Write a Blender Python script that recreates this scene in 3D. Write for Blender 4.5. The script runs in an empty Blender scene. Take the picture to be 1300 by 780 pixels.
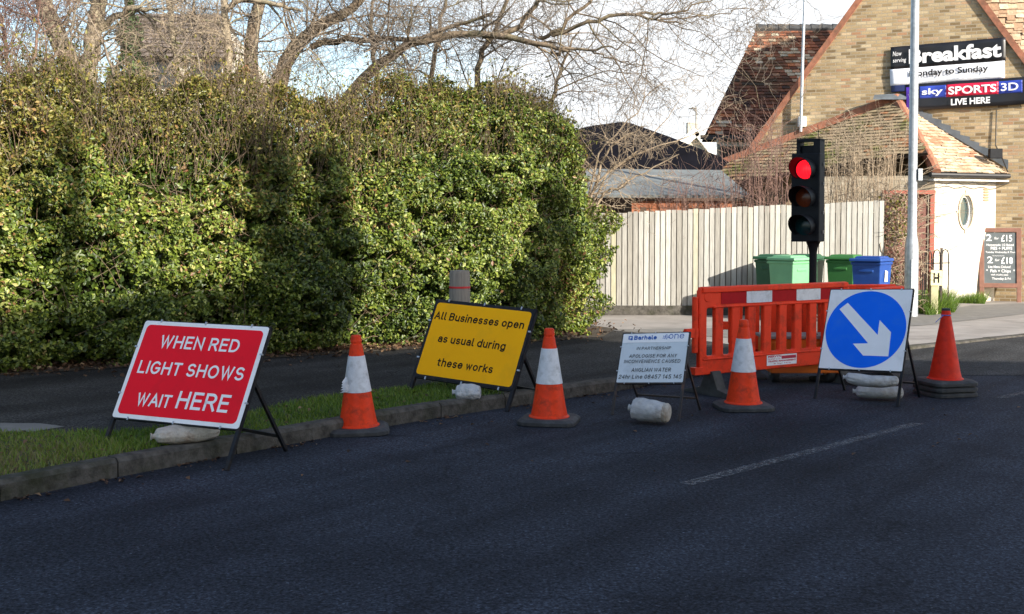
import bpy, bmesh, math, random
import numpy as np
from mathutils import Vector, Matrix, Euler
random.seed(7); rng = np.random.default_rng(7)
S = bpy.context.scene
COL = S.collection
R = math.radians

# ------------------------------------------------------------------ camera, sky, sun, exposure
FPX = 1490.0; EYE = 1.6; PITCH = math.atan(60/FPX)
cam = bpy.data.objects.new('camera', bpy.data.cameras.new('camera')); COL.objects.link(cam)
cam.data.sensor_width = 36; cam.data.sensor_fit = 'HORIZONTAL'
cam.data.lens = FPX/1300*36; cam.data.shift_y = -45/1300
cam.data.clip_start = .05; cam.data.clip_end = 2000
cam.location = (0, 0, EYE); cam.rotation_euler = (R(90)-PITCH, 0, 0)
S.camera = cam
SUN_AZ = R(44); SUN_EL = R(23)
to_sun = Vector((math.sin(SUN_AZ)*math.cos(SUN_EL), -math.cos(SUN_AZ)*math.cos(SUN_EL), math.sin(SUN_EL)))
W = bpy.data.worlds.new('World'); S.world = W; W.use_nodes = True
wt = W.node_tree; wt.nodes.clear()
def wn(t, **k):
    n = wt.nodes.new(t)
    for a, b in k.items(): setattr(n, a, b)
    return n
sky = wn('ShaderNodeTexSky', sky_type='NISHITA', sun_disc=False)
sky.sun_elevation = SUN_EL; sky.sun_rotation = math.atan2(to_sun.x, to_sun.y)
sky.air_density = 1.0; sky.dust_density = 1.2; sky.ozone_density = 1.0
bg1 = wn('ShaderNodeBackground'); bg1.inputs[1].default_value = .135
bg2 = wn('ShaderNodeBackground'); bg2.inputs[0].default_value = (.93, .96, 1, 1); bg2.inputs[1].default_value = .64
tc = wn('ShaderNodeTexCoord'); mp = wn('ShaderNodeMapping'); mp.inputs['Scale'].default_value = (1, 1, 3.2)
nz = wn('ShaderNodeTexNoise'); nz.inputs['Scale'].default_value = 2.6; nz.inputs['Detail'].default_value = 7; nz.inputs['Roughness'].default_value = .58
dp = wn('ShaderNodeVectorMath', operation='DOT_PRODUCT'); dp.inputs[1].default_value = (.42, .9, .05)
ma = wn('ShaderNodeMapRange', interpolation_type='SMOOTHSTEP')
for i, v in zip((1, 2, 3, 4), (.80, 1.0, -.10, .60)): ma.inputs[i].default_value = v
ad = wn('ShaderNodeMath', operation='ADD')
mr = wn('ShaderNodeMapRange', interpolation_type='SMOOTHSTEP')
for i, v in zip((1, 2, 3, 4), (.38, .78, 0, .97)): mr.inputs[i].default_value = v
mx = wn('ShaderNodeMixShader'); wo = wn('ShaderNodeOutputWorld')
L = wt.links.new
L(sky.outputs[0], bg1.inputs[0]); L(tc.outputs['Generated'], mp.inputs[0]); L(mp.outputs[0], nz.inputs[0])
L(tc.outputs['Generated'], dp.inputs[0]); L(dp.outputs['Value'], ma.inputs[0]); L(ma.outputs[0], ad.inputs[0]); L(nz.outputs[0], ad.inputs[1])
L(ad.outputs[0], mr.inputs[0]); L(mr.outputs[0], mx.inputs[0]); L(bg1.outputs[0], mx.inputs[1]); L(bg2.outputs[0], mx.inputs[2]); L(mx.outputs[0], wo.inputs[0])
sl = bpy.data.lights.new('sun', 'SUN'); sl.energy = 5.0; sl.angle = R(.5); sl.color = (1, .93, .82)
so = bpy.data.objects.new('sun', sl); COL.objects.link(so); so.rotation_euler = to_sun.to_track_quat('Z', 'Y').to_euler(); so.location = (20, -20, 20)
S.view_settings.view_transform = 'Standard'; S.view_settings.look = 'None'; S.view_settings.gamma = 1
S.view_settings.use_curve_mapping = False; S.view_settings.exposure = 1.0
S.render.engine = 'CYCLES'; S.render.resolution_x = 1024; S.render.resolution_y = 614
S.cycles.max_bounces = 6; S.cycles.diffuse_bounces = 3; S.cycles.transparent_max_bounces = 6

# ------------------------------------------------------------------ geometry of the view (used to measure positions on real planes)
_f = Vector((0, math.cos(PITCH), -math.sin(PITCH))); _u = Vector((0, math.sin(PITCH), math.cos(PITCH)))
def ray(x, y): return Vector((1, 0, 0))*((x-650)/FPX) + _f - _u*((y-345)/FPX)
def at_y(x, y, Y): r = ray(x, y); return Vector((0, 0, EYE)) + r*(Y/r.y)
def at_z(x, y, z=0): r = ray(x, y); return Vector((0, 0, EYE)) + r*((z-EYE)/r.z)
def at_plane(x, y, P, n):
    r = ray(x, y); o = Vector((0, 0, EYE)); return o + r*((P-o).dot(n)/r.dot(n))
def px_of(X, Y): return 650 + FPX*X/Y

# ------------------------------------------------------------------ objects
MW = {}
def tag(o, label=None, cat=None, group=None, kind=None):
    if label: o['label'] = label
    if cat: o['category'] = cat
    if group: o['group'] = group
    if kind: o['kind'] = kind
    return o
def thing(name, label, cat, loc=(0, 0, 0), rz=0, group=None):
    o = bpy.data.objects.new(name, None); COL.objects.link(o)
    o.location = loc; o.rotation_euler = (0, 0, rz); o.empty_display_size = .2
    MW[o.name] = Matrix.Translation(Vector(loc)) @ Matrix.Rotation(rz, 4, 'Z')
    return tag(o, label, cat, group)
def link(name, me, parent=None, world=True):
    o = bpy.data.objects.new(name, me); COL.objects.link(o)
    if parent is not None:
        o.parent = parent; MW[o.name] = MW[parent.name]
        if world: me.transform(MW[parent.name].inverted())
    else: MW[o.name] = Matrix.Identity(4)
    return o
def dup(o, parent=None):
    c = o.copy(); COL.objects.link(c)
    if parent is not None: c.parent = parent; c.matrix_parent_inverse = Matrix.Identity(4)
    for ch in list(o.children): dup(ch, c)
    return c

class MB:
    def __init__(s): s.v = []; s.f = []; s.mi = []; s.r = []; s.uv = []; s.has_uv = False
    def add(s, vs, fs, mi=0, r=None, uvs=None):
        b = len(s.v); s.v += [tuple(p) for p in vs]
        if r is None: r = random.random()
        for k, f in enumerate(fs):
            s.f.append([b+i for i in f]); s.mi.append(mi); s.r.append(r)
            if uvs is not None: s.has_uv = True; s.uv.append([uvs[i] for i in f])
            else: s.uv.append([(0, 0)]*len(f))
        return s
    def box(s, c, d, M=None, mi=0, r=None, taper=None):
        x, y, z = [q/2 for q in d]; tx, ty = taper or (1, 1)
        vs = [(-x, -y, -z), (x, -y, -z), (x, y, -z), (-x, y, -z), (-x*tx, -y*ty, z), (x*tx, -y*ty, z), (x*tx, y*ty, z), (-x*tx, y*ty, z)]
        c = Vector(c); vs = [Vector(v)+c for v in vs]
        if M is not None: vs = [M @ v for v in vs]
        return s.add(vs, [(0, 3, 2, 1), (4, 5, 6, 7), (0, 1, 5, 4), (1, 2, 6, 5), (2, 3, 7, 6), (3, 0, 4, 7)], mi, r)
    def bar(s, a, b, w, h=None, mi=0, up=(0, 0, 1)):
        a = Vector(a); b = Vector(b); h = h or w; d = (b-a); l = d.length; z = d.normalized()
        x = z.cross(Vector(up)); 
        if x.length < 1e-4: x = z.cross(Vector((0, 1, 0)))
        x.normalize(); y = z.cross(x)
        M = Matrix((x, y, z)).transposed().to_4x4(); M.translation = (a+b)/2
        return s.box((0, 0, 0), (w, h, l), M, mi)
    def tube(s, pts, rad, n=8, mi=0, r=None, cap=True):
        pts = [Vector(p) for p in pts]; m = len(pts)
        if not hasattr(rad, '__len__'): rad = [rad]*m
        vs = []; fs = []; ref = Vector((.37, .61, .7)).normalized()
        for i, p in enumerate(pts):
            t = (pts[min(i+1, m-1)]-pts[max(i-1, 0)]).normalized()
            x = t.cross(ref)
            if x.length < .05: x = t.cross(Vector((1, 0, 0)))
            x.normalize(); y = t.cross(x)
            for k in range(n):
                a = 2*math.pi*k/n; vs.append(p + (x*math.cos(a)+y*math.sin(a))*rad[i])
        for i in range(m-1):
            for k in range(n): k2 = (k+1) % n; fs.append((i*n+k, i*n+k2, (i+1)*n+k2, (i+1)*n+k))
        if cap: fs.append(tuple(range(n-1, -1, -1))); fs.append(tuple((m-1)*n+k for k in range(n)))
        return s.add(vs, fs, mi, r)
    def lathe(s, prof, n=32, M=None, mi=0, sq=None):
        vs = []; fs = []
        for r_, z in prof:
            for k in range(n):
                a = 2*math.pi*k/n; vs.append(Vector((r_*math.cos(a), r_*math.sin(a), z)))
        if M is not None: vs = [M @ v for v in vs]
        for i in range(len(prof)-1):
            for k in range(n): k2 = (k+1) % n; fs.append((i*n+k, i*n+k2, (i+1)*n+k2, (i+1)*n+k))
        fs.append(tuple(range(n-1, -1, -1))); fs.append(tuple((len(prof)-1)*n+k for k in range(n)))
        return s.add(vs, fs, mi)
    def poly(s, pts, mi=0, uvax=None, r=None):
        pts = [Vector(p) for p in pts]; uvs = None
        if uvax: o, ex, ey = uvax; uvs = [((p-o).dot(ex), (p-o).dot(ey)) for p in pts]
        return s.add(pts, [tuple(range(len(pts)))], mi, r, uvs)
    def slab(s, pts, th, mi=0, uvax=None):       # planar polygon given thickness along -normal
        pts = [Vector(p) for p in pts]; n = (pts[1]-pts[0]).cross(pts[2]-pts[0]).normalized(); m = len(pts)
        al = pts+[p-n*th for p in pts]; uvs = None
        if uvax: o, ex, ey = uvax; uvs = [((p-o).dot(ex), (p-o).dot(ey)) for p in al]
        fs = [tuple(range(m)), tuple(range(2*m-1, m-1, -1))]+[(i, m+i, m+(i+1) % m, (i+1) % m) for i in range(m)]
        return s.add(al, fs, mi, None, uvs)
    def build(s, name, mats, parent=None, world=True, smooth=False, bevel=0, M=None):
        me = bpy.data.meshes.new(name); vs = s.v
        if M is not None: vs = [tuple(M @ Vector(p)) for p in vs]
        me.from_pydata(vs, [], s.f)
        if not isinstance(mats, (list, tuple)): mats = [mats]
        for m in mats: me.materials.append(m)
        me.polygons.foreach_set('material_index', s.mi)
        at = me.attributes.new('rnd', 'FLOAT', 'FACE'); at.data.foreach_set('value', s.r)
        if s.has_uv:
            uvl = me.uv_layers.new(name='UVMap'); uvl.data.foreach_set('uv', [c for f in s.uv for p in f for c in p])
        if smooth: me.polygons.foreach_set('use_smooth', [True]*len(me.polygons))
        me.update()
        if smooth and hasattr(me, 'set_sharp_from_angle'): me.set_sharp_from_angle(angle=R(38))
        o = link(name, me, parent, world)
        if bevel:
            b = o.modifiers.new('bevel', 'BEVEL'); b.width = bevel; b.segments = 2; b.limit_method = 'ANGLE'; b.angle_limit = R(35)
        return o
def npmesh(name, V, F, mats, parent=None, rnd=None, smooth=False, world=True):
    me = bpy.data.meshes.new(name); F = np.asarray(F, np.int32); k = F.shape[1]; n = len(F)
    me.vertices.add(len(V)); me.vertices.foreach_set('co', np.asarray(V, np.float32).ravel())
    me.loops.add(n*k); me.loops.foreach_set('vertex_index', F.ravel())
    me.polygons.add(n); me.polygons.foreach_set('loop_start', np.arange(0, n*k, k, dtype=np.int32))
    me.polygons.foreach_set('loop_total', np.full(n, k, np.int32))
    me.update(calc_edges=True); me.validate()
    if not isinstance(mats, (list, tuple)): mats = [mats]
    for m in mats: me.materials.append(m)
    if rnd is not None:
        at = me.attributes.new('rnd', 'FLOAT', 'FACE'); at.data.foreach_set('value', np.asarray(rnd, np.float32))
    if smooth: me.polygons.foreach_set('use_smooth', [True]*n)
    return link(name, me, parent, world)

# 2D outlines with holes -> solid plates; text -> meshes
def rrect(x0, y0, x1, y1, r, n=5):
    p = []
    for cx, cy, a0 in ((x1-r, y1-r, 0), (x0+r, y1-r, 90), (x0+r, y0+r, 180), (x1-r, y0+r, 270)):
        for i in range(n+1): a = R(a0+90*i/n); p.append((cx+r*math.cos(a), cy+r*math.sin(a)))
    return p
def circ(cx, cy, r, n=48, ry=None): return [(cx+r*math.cos(2*math.pi*i/n), cy+(ry or r)*math.sin(2*math.pi*i/n)) for i in range(n)]
def curve_mesh(cu):
    o = bpy.data.objects.new('tmp', cu); COL.objects.link(o)
    dg = bpy.context.evaluated_depsgraph_get(); dg.update()
    me = bpy.data.meshes.new_from_object(o.evaluated_get(dg)); bpy.data.objects.remove(o); return me
def plate(outlines, th, bevel=0):
    cu = bpy.data.curves.new('c', 'CURVE'); cu.dimensions = '2D'; cu.fill_mode = 'BOTH'
    cu.extrude = max(th/2-bevel, 0); cu.bevel_depth = bevel; cu.bevel_resolution = 1
    for o in outlines:
        sp = cu.splines.new('POLY'); sp.points.add(len(o)-1)
        for q, (x, y) in zip(sp.points, o): q.co = (x, y, 0, 1)
        sp.use_cyclic_u = True
    return curve_mesh(cu)
def raw_text(t, off=0.0, shear=0.0, th=0.0):
    cu = bpy.data.curves.new('t', 'FONT'); cu.body = t; cu.offset = off; cu.shear = shear; cu.extrude = th; cu.resolution_u = 5
    return curve_mesh(cu)
_m = raw_text('H'); CAPH = max(v.co.y for v in _m.vertices)
def merge(mesh_list, M=None):   # list of (mesh, Matrix, material index) -> one mesh
    V = []; F = []; MI = []
    for me, T, mi in mesh_list:
        b = len(V); V += [T @ v.co for v in me.vertices]
        for p in me.polygons: F.append([b+i for i in p.vertices]); MI.append(mi)
    out = bpy.data.meshes.new('m'); out.from_pydata([tuple((M @ v) if M else v) for v in V], [], F)
    out.polygons.foreach_set('material_index', MI); out.update(); return out
def textT(t, x0, x1, base, cap, off=0.0, shear=0.0, z=0.0, mi=0, wiggle=0):
    me = raw_text(t, off, shear); xs = [v.co.x for v in me.vertices]; a, b = min(xs), max(xs); sx = (x1-x0)/(b-a); sy = cap/CAPH
    if wiggle:
        for v in me.vertices: v.co.y += wiggle*math.sin(v.co.x*2.3+len(t)); v.co.x += wiggle*.6*math.sin(v.co.y*5+v.co.x)
    return (me, Matrix.Translation((x0-a*sx, base, z)) @ Matrix.Diagonal((sx, sy, 1, 1)), mi)
def put(me, name, mats, parent, M=None, world=True):
    if M is not None: me.transform(M)
    me.materials.clear()
    for m in (mats if isinstance(mats, (list, tuple)) else [mats]): me.materials.append(m)
    me.name = name
    return link(name, me, parent, world)


# road sign alphabet drawn as strokes (cap height 1)
def _arc(cx, cy, rx, ry, a0, a1, n=12): return [(cx+rx*math.cos(R(a0+(a1-a0)*i/n)), cy+ry*math.sin(R(a0+(a1-a0)*i/n))) for i in range(n+1)]
_X = .70
def _bowl(r=1): return _arc(.27, _X/2, .27, _X/2, 0, 360, 22)
GL = {
 'A': (.72, [[(0, 0), (.36, 1), (.72, 0)], [(.13, .33), (.59, .33)]]),
 'B': (.60, [[(0, 0), (0, 1), (.33, 1)]+_arc(.33, .765, .25, .235, 90, -90, 9)+[(0, .53)], [(.33, .53)]+_arc(.33, .265, .28, .265, 90, -90, 9)+[(0, 0)]]),
 'C': (.68, [_arc(.36, .5, .36, .5, 42, 318, 20)]),
 'D': (.66, [[(0, 0), (0, 1), (.26, 1)]+_arc(.26, .5, .40, .5, 90, -90, 14)+[(0, 0)]]),
 'E': (.52, [[(.52, 1), (0, 1), (0, 0), (.52, 0)], [(0, .52), (.47, .52)]]),
 'F': (.50, [[(.50, 1), (0, 1), (0, 0)], [(0, .5), (.44, .5)]]),
 'G': (.72, [_arc(.37, .5, .37, .5, 45, 345, 20)+[(.72, .46), (.42, .46)]]),
 'H': (.64, [[(0, 0), (0, 1)], [(.64, 0), (.64, 1)], [(0, .52), (.64, .52)]]),
 'I': (0.0, [[(0, 0), (0, 1)]]),
 'K': (.60, [[(0, 0), (0, 1)], [(.58, 1), (0, .38)], [(.2, .58), (.6, 0)]]),
 'L': (.48, [[(0, 1), (0, 0), (.48, 0)]]),
 'N': (.64, [[(0, 0), (0, 1), (.64, 0), (.64, 1)]]),
 'O': (.76, [_arc(.38, .5, .38, .5, 0, 360, 26)]),
 'P': (.56, [[(0, 0), (0, 1), (.30, 1)]+_arc(.30, .73, .27, .27, 90, -90, 9)+[(0, .46)]]),
 'R': (.60, [[(0, 0), (0, 1), (.32, 1)]+_arc(.32, .74, .26, .26, 90, -90, 9)+[(0, .48)], [(.33, .48), (.60, 0)]]),
 'S': (.58, [_arc(.29, .745, .27, .255, 35, 262, 13)+_arc(.29, .26, .29, .26, 78, -150, 13)]),
 'T': (.60, [[(0, 1), (.60, 1)], [(.30, 1), (.30, 0)]]),
 'U': (.62, [[(0, 1), (0, .31)]+_arc(.31, .31, .31, .31, 180, 360, 12)+[(.62, 1)]]),
 'V': (.68, [[(0, 1), (.34, 0), (.68, 1)]]),
 'W': (.96, [[(0, 1), (.25, 0), (.48, .98), (.71, 0), (.96, 1)]]),
 'Y': (.64, [[(0, 1), (.32, .46), (.64, 1)], [(.32, .46), (.32, 0)]]),
 'a': (.48, [_arc(.25, _X-.20, .22, .20, 155, 0, 9)+[(.48, .0)], _arc(.23, .205, .23, .205, 62, 298, 12)+[(.36, .03), (.47, .14)], [(.30, .41), (.47, .41)]]),
 'd': (.52, [_arc(.27, _X/2, .27, _X/2, 0, 360, 20), [(.54, 1.02), (.54, 0)]]),
 'e': (.52, [[(.02, .37), (.53, .37)]+_arc(.27, _X/2, .27, _X/2, 5, 322, 18)]),
 'g': (.54, [_arc(.27, _X/2, .27, _X/2, 0, 360, 20), [(.54, _X), (.54, -.06)]+_arc(.28, -.06, .26, .20, 0, -150, 9)]),
 'h': (.48, [[(0, 0), (0, 1.02)], [(0, .40)]+_arc(.24, _X-.25, .24, .25, 170, 0, 10)+[(.48, 0)]]),
 'i': (0.0, [[(0, 0), (0, _X-.02)], [(0, .99), (0, 1.03)]]),
 'k': (.46, [[(0, 0), (0, 1.02)], [(.44, _X), (0, .27)], [(.16, .42), (.47, 0)]]),
 'l': (.12, [[(0, 1.02), (0, .14)]+_arc(.13, .14, .13, .14, 180, 280, 5)]),
 'n': (.48, [[(0, 0), (0, _X)], [(0, .40)]+_arc(.24, _X-.25, .24, .25, 170, 0, 10)+[(.48, 0)]]),
 'o': (.54, [_arc(.27, _X/2, .27, _X/2, 0, 360, 22)]),
 'p': (.54, [_arc(.27, _X/2, .27, _X/2, 0, 360, 20), [(0, _X), (0, -.30)]]),
 'r': (.28, [[(0, 0), (0, _X)], [(0, .42)]+_arc(.25, _X-.27, .25, .27, 170, 80, 6)]),
 's': (.44, [_arc(.22, .52, .20, .18, 30, 262, 10)+_arc(.22, .18, .22, .18, 80, -152, 10)]),
 't': (.32, [[(.10, .92), (.10, .16)]+_arc(.25, .16, .15, .16, 180, 285, 6), [(-.03, _X-.02), (.30, _X-.02)]]),
 'u': (.48, [[(0, _X), (0, .25)]+_arc(.24, .25, .24, .25, 180, 360, 10), [(.48, _X), (.48, 0)]]),
 'w': (.72, [[(0, _X), (.19, 0), (.36, _X-.02), (.53, 0), (.72, _X)]]),
 '0': (.54, [_arc(.27, .5, .27, .5, 0, 360, 24)]), '1': (.22, [[(0, .82), (.2, 1), (.2, 0)]]),
 '2': (.52, [_arc(.26, .73, .25, .27, 165, -30, 12)+[(0, 0), (.54, 0)]]),
 '4': (.56, [[(.42, 0), (.42, 1), (0, .28), (.58, .28)]]),
 '5': (.52, [[(.47, 1), (.08, 1), (.04, .56)]+_arc(.24, .32, .28, .32, 115, -140, 13)]),
 '7': (.52, [[(0, 1), (.52, 1), (.16, 0)]]),
 '8': (.54, [_arc(.27, .755, .22, .245, 0, 360, 18), _arc(.27, .265, .27, .265, 0, 360, 18)]),
}
def strokeT(t, x0, x1, base, cap, wt=.15, gap=.17, z=0.0, mi=0, shear=0):
    cx = 0; items = []
    for ch in t:
        if ch == ' ': cx += .36; continue
        w_, ss = GL[ch]; items.append((cx, ss)); cx += w_+gap+wt
    tot = cx-gap; V = []; F = []; sx = (x1-x0)/tot; k = 0
    for ox, ss in items:
        for st in ss:
            k += 1; pts = [Vector((x0+(ox+wt/2+px_+shear*py_)*sx, base+(wt/2+py_*(1-wt))*cap)) for px_, py_ in st]; h = wt*cap/2; n = len(pts); pts = [q for i_, q in enumerate(pts) if i_ == 0 or (q-pts[i_-1]).length > 1e-5]; n = len(pts); closed = n > 3 and (pts[0]-pts[-1]).length < 1e-5
            if closed: pts = pts[:-1]; n -= 1
            b = len(V); zz = z+(k % 4)*.00022
            for i in range(n):
                if closed: d0 = (pts[i]-pts[i-1]).normalized(); d1 = (pts[(i+1) % n]-pts[i]).normalized()
                else: d0 = (pts[i]-pts[i-1]).normalized() if i else (pts[1]-pts[0]).normalized(); d1 = (pts[i+1]-pts[i]).normalized() if i < n-1 else d0
                m_ = Vector((-(d0+d1).y, (d0+d1).x)); m_ = m_.normalized() if m_.length > 1e-6 else Vector((-d0.y, d0.x)); c_ = max(.42, m_.dot(Vector((-d0.y, d0.x)))); p = pts[i]
                if not closed and i == 0: p = p-d1*h*(1 if len(pts) < 40 else 0)
                if not closed and i == n-1: p = p+d0*h
                a = p+m_*h/c_; c = p-m_*h/c_; V += [(a.x, a.y, zz), (c.x, c.y, zz)]
            for i in range(n if closed else n-1): j = (i+1) % n; F.append((b+2*i, b+2*i+1, b+2*j+1, b+2*j))
    me = bpy.data.meshes.new('t'); me.from_pydata(V, [], F); me.update(); return (me, Matrix.Identity(4), mi)
def letters(items, name, mats, parent, M_, world=True):
    for it in items:
        mt = mats[it[2]] if isinstance(mats, (list, tuple)) else mats
        put(merge([(it[0], it[1], 0)]), name, mt, parent, M_, world)
# ------------------------------------------------------------------ materials
class NT:
    def __init__(s, name):
        s.m = bpy.data.materials.new(name); s.m.use_nodes = True; s.t = s.m.node_tree; s.b = s.t.nodes['Principled BSDF']; s.out = s.t.nodes['Material Output']
    def n(s, typ, inp=None, **k):
        n = s.t.nodes.new(typ)
        for a, b in k.items(): setattr(n, a, b)
        for a, b in (inp or {}).items():
            if hasattr(b, 'is_output') or isinstance(b, bpy.types.NodeSocket): s.t.links.new(b, n.inputs[a])
            else: n.inputs[a].default_value = b
        return n
    def l(s, a, b): s.t.links.new(a, b)
    def coord(s, kind='Object', scale=(1, 1, 1)):
        c = s.n('ShaderNodeTexCoord'); m = s.n('ShaderNodeMapping', {'Scale': scale}); s.l(c.outputs[kind], m.inputs[0]); return m.outputs[0]
    def geo(s, scale=(1, 1, 1)):
        c = s.n('ShaderNodeNewGeometry'); m = s.n('ShaderNodeMapping', {'Scale': scale}); s.l(c.outputs['Position'], m.inputs[0]); return m.outputs[0]
    def noise(s, v, sc, det=4, ro=.5): return s.n('ShaderNodeTexNoise', {'Vector': v, 'Scale': sc, 'Detail': det, 'Roughness': ro}).outputs[0]
    def ramp(s, fac, stops, interp='LINEAR'):
        r = s.n('ShaderNodeValToRGB', {'Fac': fac}); e = r.color_ramp.elements; r.color_ramp.interpolation = interp
        while len(e) < len(stops): e.new(.5)
        for q, (p, c) in zip(e, stops): q.position = p; q.color = (*c, 1) if len(c) == 3 else c
        return r.outputs[0]
    def mix(s, f, a, b, mode='MIX'):
        n = s.n('ShaderNodeMix', data_type='RGBA', blend_type=mode)
        for sock, v in ((n.inputs[0], f), (n.inputs[6], a), (n.inputs[7], b)):
            if isinstance(v, bpy.types.NodeSocket): s.l(v, sock)
            else: sock.default_value = v if not isinstance(v, tuple) else (*v, 1)
        return n.outputs[2]
    def bump(s, h, st=.3, d=.01):
        n = s.n('ShaderNodeBump', {'Strength': st, 'Distance': d, 'Height': h}); s.l(n.outputs[0], s.b.inputs['Normal']); return n
    def rnd(s): return s.n('ShaderNodeAttribute', attribute_name='rnd').outputs['Fac']
def mat(name, col, rough=.6, metal=0, spec=.5, var=.12, vs=6, bump=0, bs=60, bd=.004, dirt=None, dirt_amt=.5, dsc=3, coat=0):
    t = NT(name); v = t.coord('Object'); n1 = t.noise(v, vs, 5, .6)
    lo = tuple(c*(1-var) for c in col); hi = tuple(min(1, c*(1+var)) for c in col)
    c = t.ramp(n1, [(.3, lo), (.7, hi)])
    if dirt:
        n2 = t.noise(v, dsc, 8, .65); f = t.ramp(n2, [(.5, (0, 0, 0)), (.72, (dirt_amt,)*3)]); c = t.mix(f, c, dirt)
    t.l(c, t.b.inputs['Base Color']); t.b.inputs['Roughness'].default_value = rough; t.b.inputs['Metallic'].default_value = metal
    t.b.inputs['Specular IOR Level'].default_value = spec; t.b.inputs['Coat Weight'].default_value = coat
    if bump: t.bump(t.noise(v, bs, 4, .6), bump, bd)
    return t.m
def leafmat(name, stops, rough=.38, trans=.25, spec=.5):
    t = NT(name); c = t.ramp(t.rnd(), stops); t.l(c, t.b.inputs['Base Color']); t.b.inputs['Roughness'].default_value = rough; t.b.inputs['Specular IOR Level'].default_value = spec
    tr = t.n('ShaderNodeBsdfTranslucent', {'Color': c}); mx_ = t.n('ShaderNodeMixShader', {0: trans}); t.l(t.b.outputs[0], mx_.inputs[1]); t.l(tr.outputs[0], mx_.inputs[2]); t.l(mx_.outputs[0], t.out.inputs[0])
    return t.m
def asphalt(name, base, tint=(1, 1, 1), patch=.3, crack=True):
    t = NT(name); v = t.geo(); fine = t.noise(v, 220, 3, .7); mid = t.noise(v, 45, 3, .6); big = t.noise(v, .8, 6, .6)
    vo = t.n('ShaderNodeTexVoronoi', {'Vector': v, 'Scale': 110.0}); g = t.ramp(vo.outputs['Color'], [(.0, (.35,)*3), (.75, (1,)*3), (.93, (1.5,)*3), (1, (3.4,)*3)])
    c0 = tuple(base*q for q in tint)
    c = t.mix(1.0, t.ramp(big, [(.3, tuple(q*(1-patch) for q in c0)), (.7, tuple(q*(1+patch) for q in c0))]), g, 'MULTIPLY')
    c = t.mix(1.0, c, t.ramp(mid, [(.32, (.35,)*3), (.68, (1.65,)*3)]), 'MULTIPLY')
    # tyre polished streaks along the road
    m0 = t.n('ShaderNodeMapping', {'Rotation': (0, 0, R(-51.5))}); t.l(v, m0.inputs[0]); m = t.n('ShaderNodeMapping', {'Scale': (.18, 1.6, 1)})
    t.l(m0.outputs[0], m.inputs[0]); st = t.noise(m.outputs[0], 1.2, 4, .5)
    c = t.mix(1.0, c, t.ramp(st, [(.35, (.68,)*3), (.65, (1.3,)*3)]), 'MULTIPLY')
    cr = t.n('ShaderNodeTexVoronoi', {'Vector': t.n('ShaderNodeVectorMath', {0: v, 1: t.n('ShaderNodeTexNoise', {'Vector': v, 'Scale': 2.2, 'Detail': 5}).outputs['Color']}, operation='ADD').outputs[0], 'Scale': .33}, feature='DISTANCE_TO_EDGE')
    c = t.mix(t.ramp(cr.outputs['Distance'], [(0, (.75,)*3), (.006, (0,)*3)]), c, tuple(q*.3 for q in c0))
    ch = t.n('ShaderNodeTexVoronoi', {'Vector': v, 'Scale': 26.0}); c = t.mix(t.ramp(ch.outputs['Distance'], [(.10, (.55,)*3), (.16, (0,)*3)]), c, t.ramp(ch.outputs['Color'], [(.80, c0), (.9, (base*4.5,)*3)]))
    oil = t.noise(v, 1.7, 3, .5); c = t.mix(t.ramp(oil, [(.60, (0,)*3), (.72, (.5,)*3)]), c, tuple(q*.45 for q in c0))
    t.l(c, t.b.inputs['Base Color']); t.b.inputs['Roughness'].default_value = .9; t.b.inputs['Specular IOR Level'].default_value = .12
    t.bump(t.mix(.5, fine, vo.outputs['Distance']), .7, .006); return t.m
def brick(name, cols, mortar, bw=.225, bh=.075, ms=.011, stain=.25, bump=.5):
    t = NT(name); uv = t.coord('UV')
    b = t.n('ShaderNodeTexBrick', {'Vector': uv, 'Color1': (0, 0, 0, 1), 'Color2': (1, 1, 1, 1), 'Mortar': (.5, .5, .5, 1), 'Scale': 1.0, 'Mortar Size': ms, 'Mortar Smooth': .25, 'Bias': 0.0, 'Brick Width': bw, 'Row Height': bh})
    k = len(cols); c = t.ramp(b.outputs['Color'], [((i+.0)/(k-1), q) for i, q in enumerate(cols)])
    n = t.noise(uv, 40, 5, .7); c = t.mix(1.0, c, t.ramp(n, [(.25, (.7,)*3), (.75, (1.25,)*3)]), 'MULTIPLY')
    n2 = t.noise(uv, 1.1, 6, .6); c = t.mix(1.0, c, t.ramp(n2, [(.3, (1-stain,)*3), (.7, (1+stain*.6,)*3)]), 'MULTIPLY')
    c = t.mix(b.outputs['Fac'], c, mortar); t.l(c, t.b.inputs['Base Color']); t.b.inputs['Roughness'].default_value = .9; t.b.inputs['Specular IOR Level'].default_value = .2
    inv = t.n('ShaderNodeMath', {0: 1.0, 1: b.outputs['Fac']}, operation='SUBTRACT'); hm = t.mix(.25, inv.outputs[0], n); t.bump(hm, bump, .012); return t.m
def woodmat(name, stops, sc=(9, 9, .7), rough=.8, spec=.25):
    t = NT(name); v = t.coord('Object', sc); r = t.rnd()
    g = t.noise(v, 6, 6, .65); c = t.ramp(r, stops); c = t.mix(1.0, c, t.ramp(g, [(.25, (.66,)*3), (.75, (1.22,)*3)]), 'MULTIPLY')
    k = t.n('ShaderNodeTexVoronoi', {'Vector': t.coord('Object', (9, 9, 1.5)), 'Scale': .9}); c = t.mix(t.ramp(k.outputs['Distance'], [(0, (.8,)*3), (.05, (0,)*3)]), c, (.1, .07, .04))
    t.l(c, t.b.inputs['Base Color']); t.b.inputs['Roughness'].default_value = rough; t.b.inputs['Specular IOR Level'].default_value = spec
    t.bump(g, .3, .004); return t.m
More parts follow.
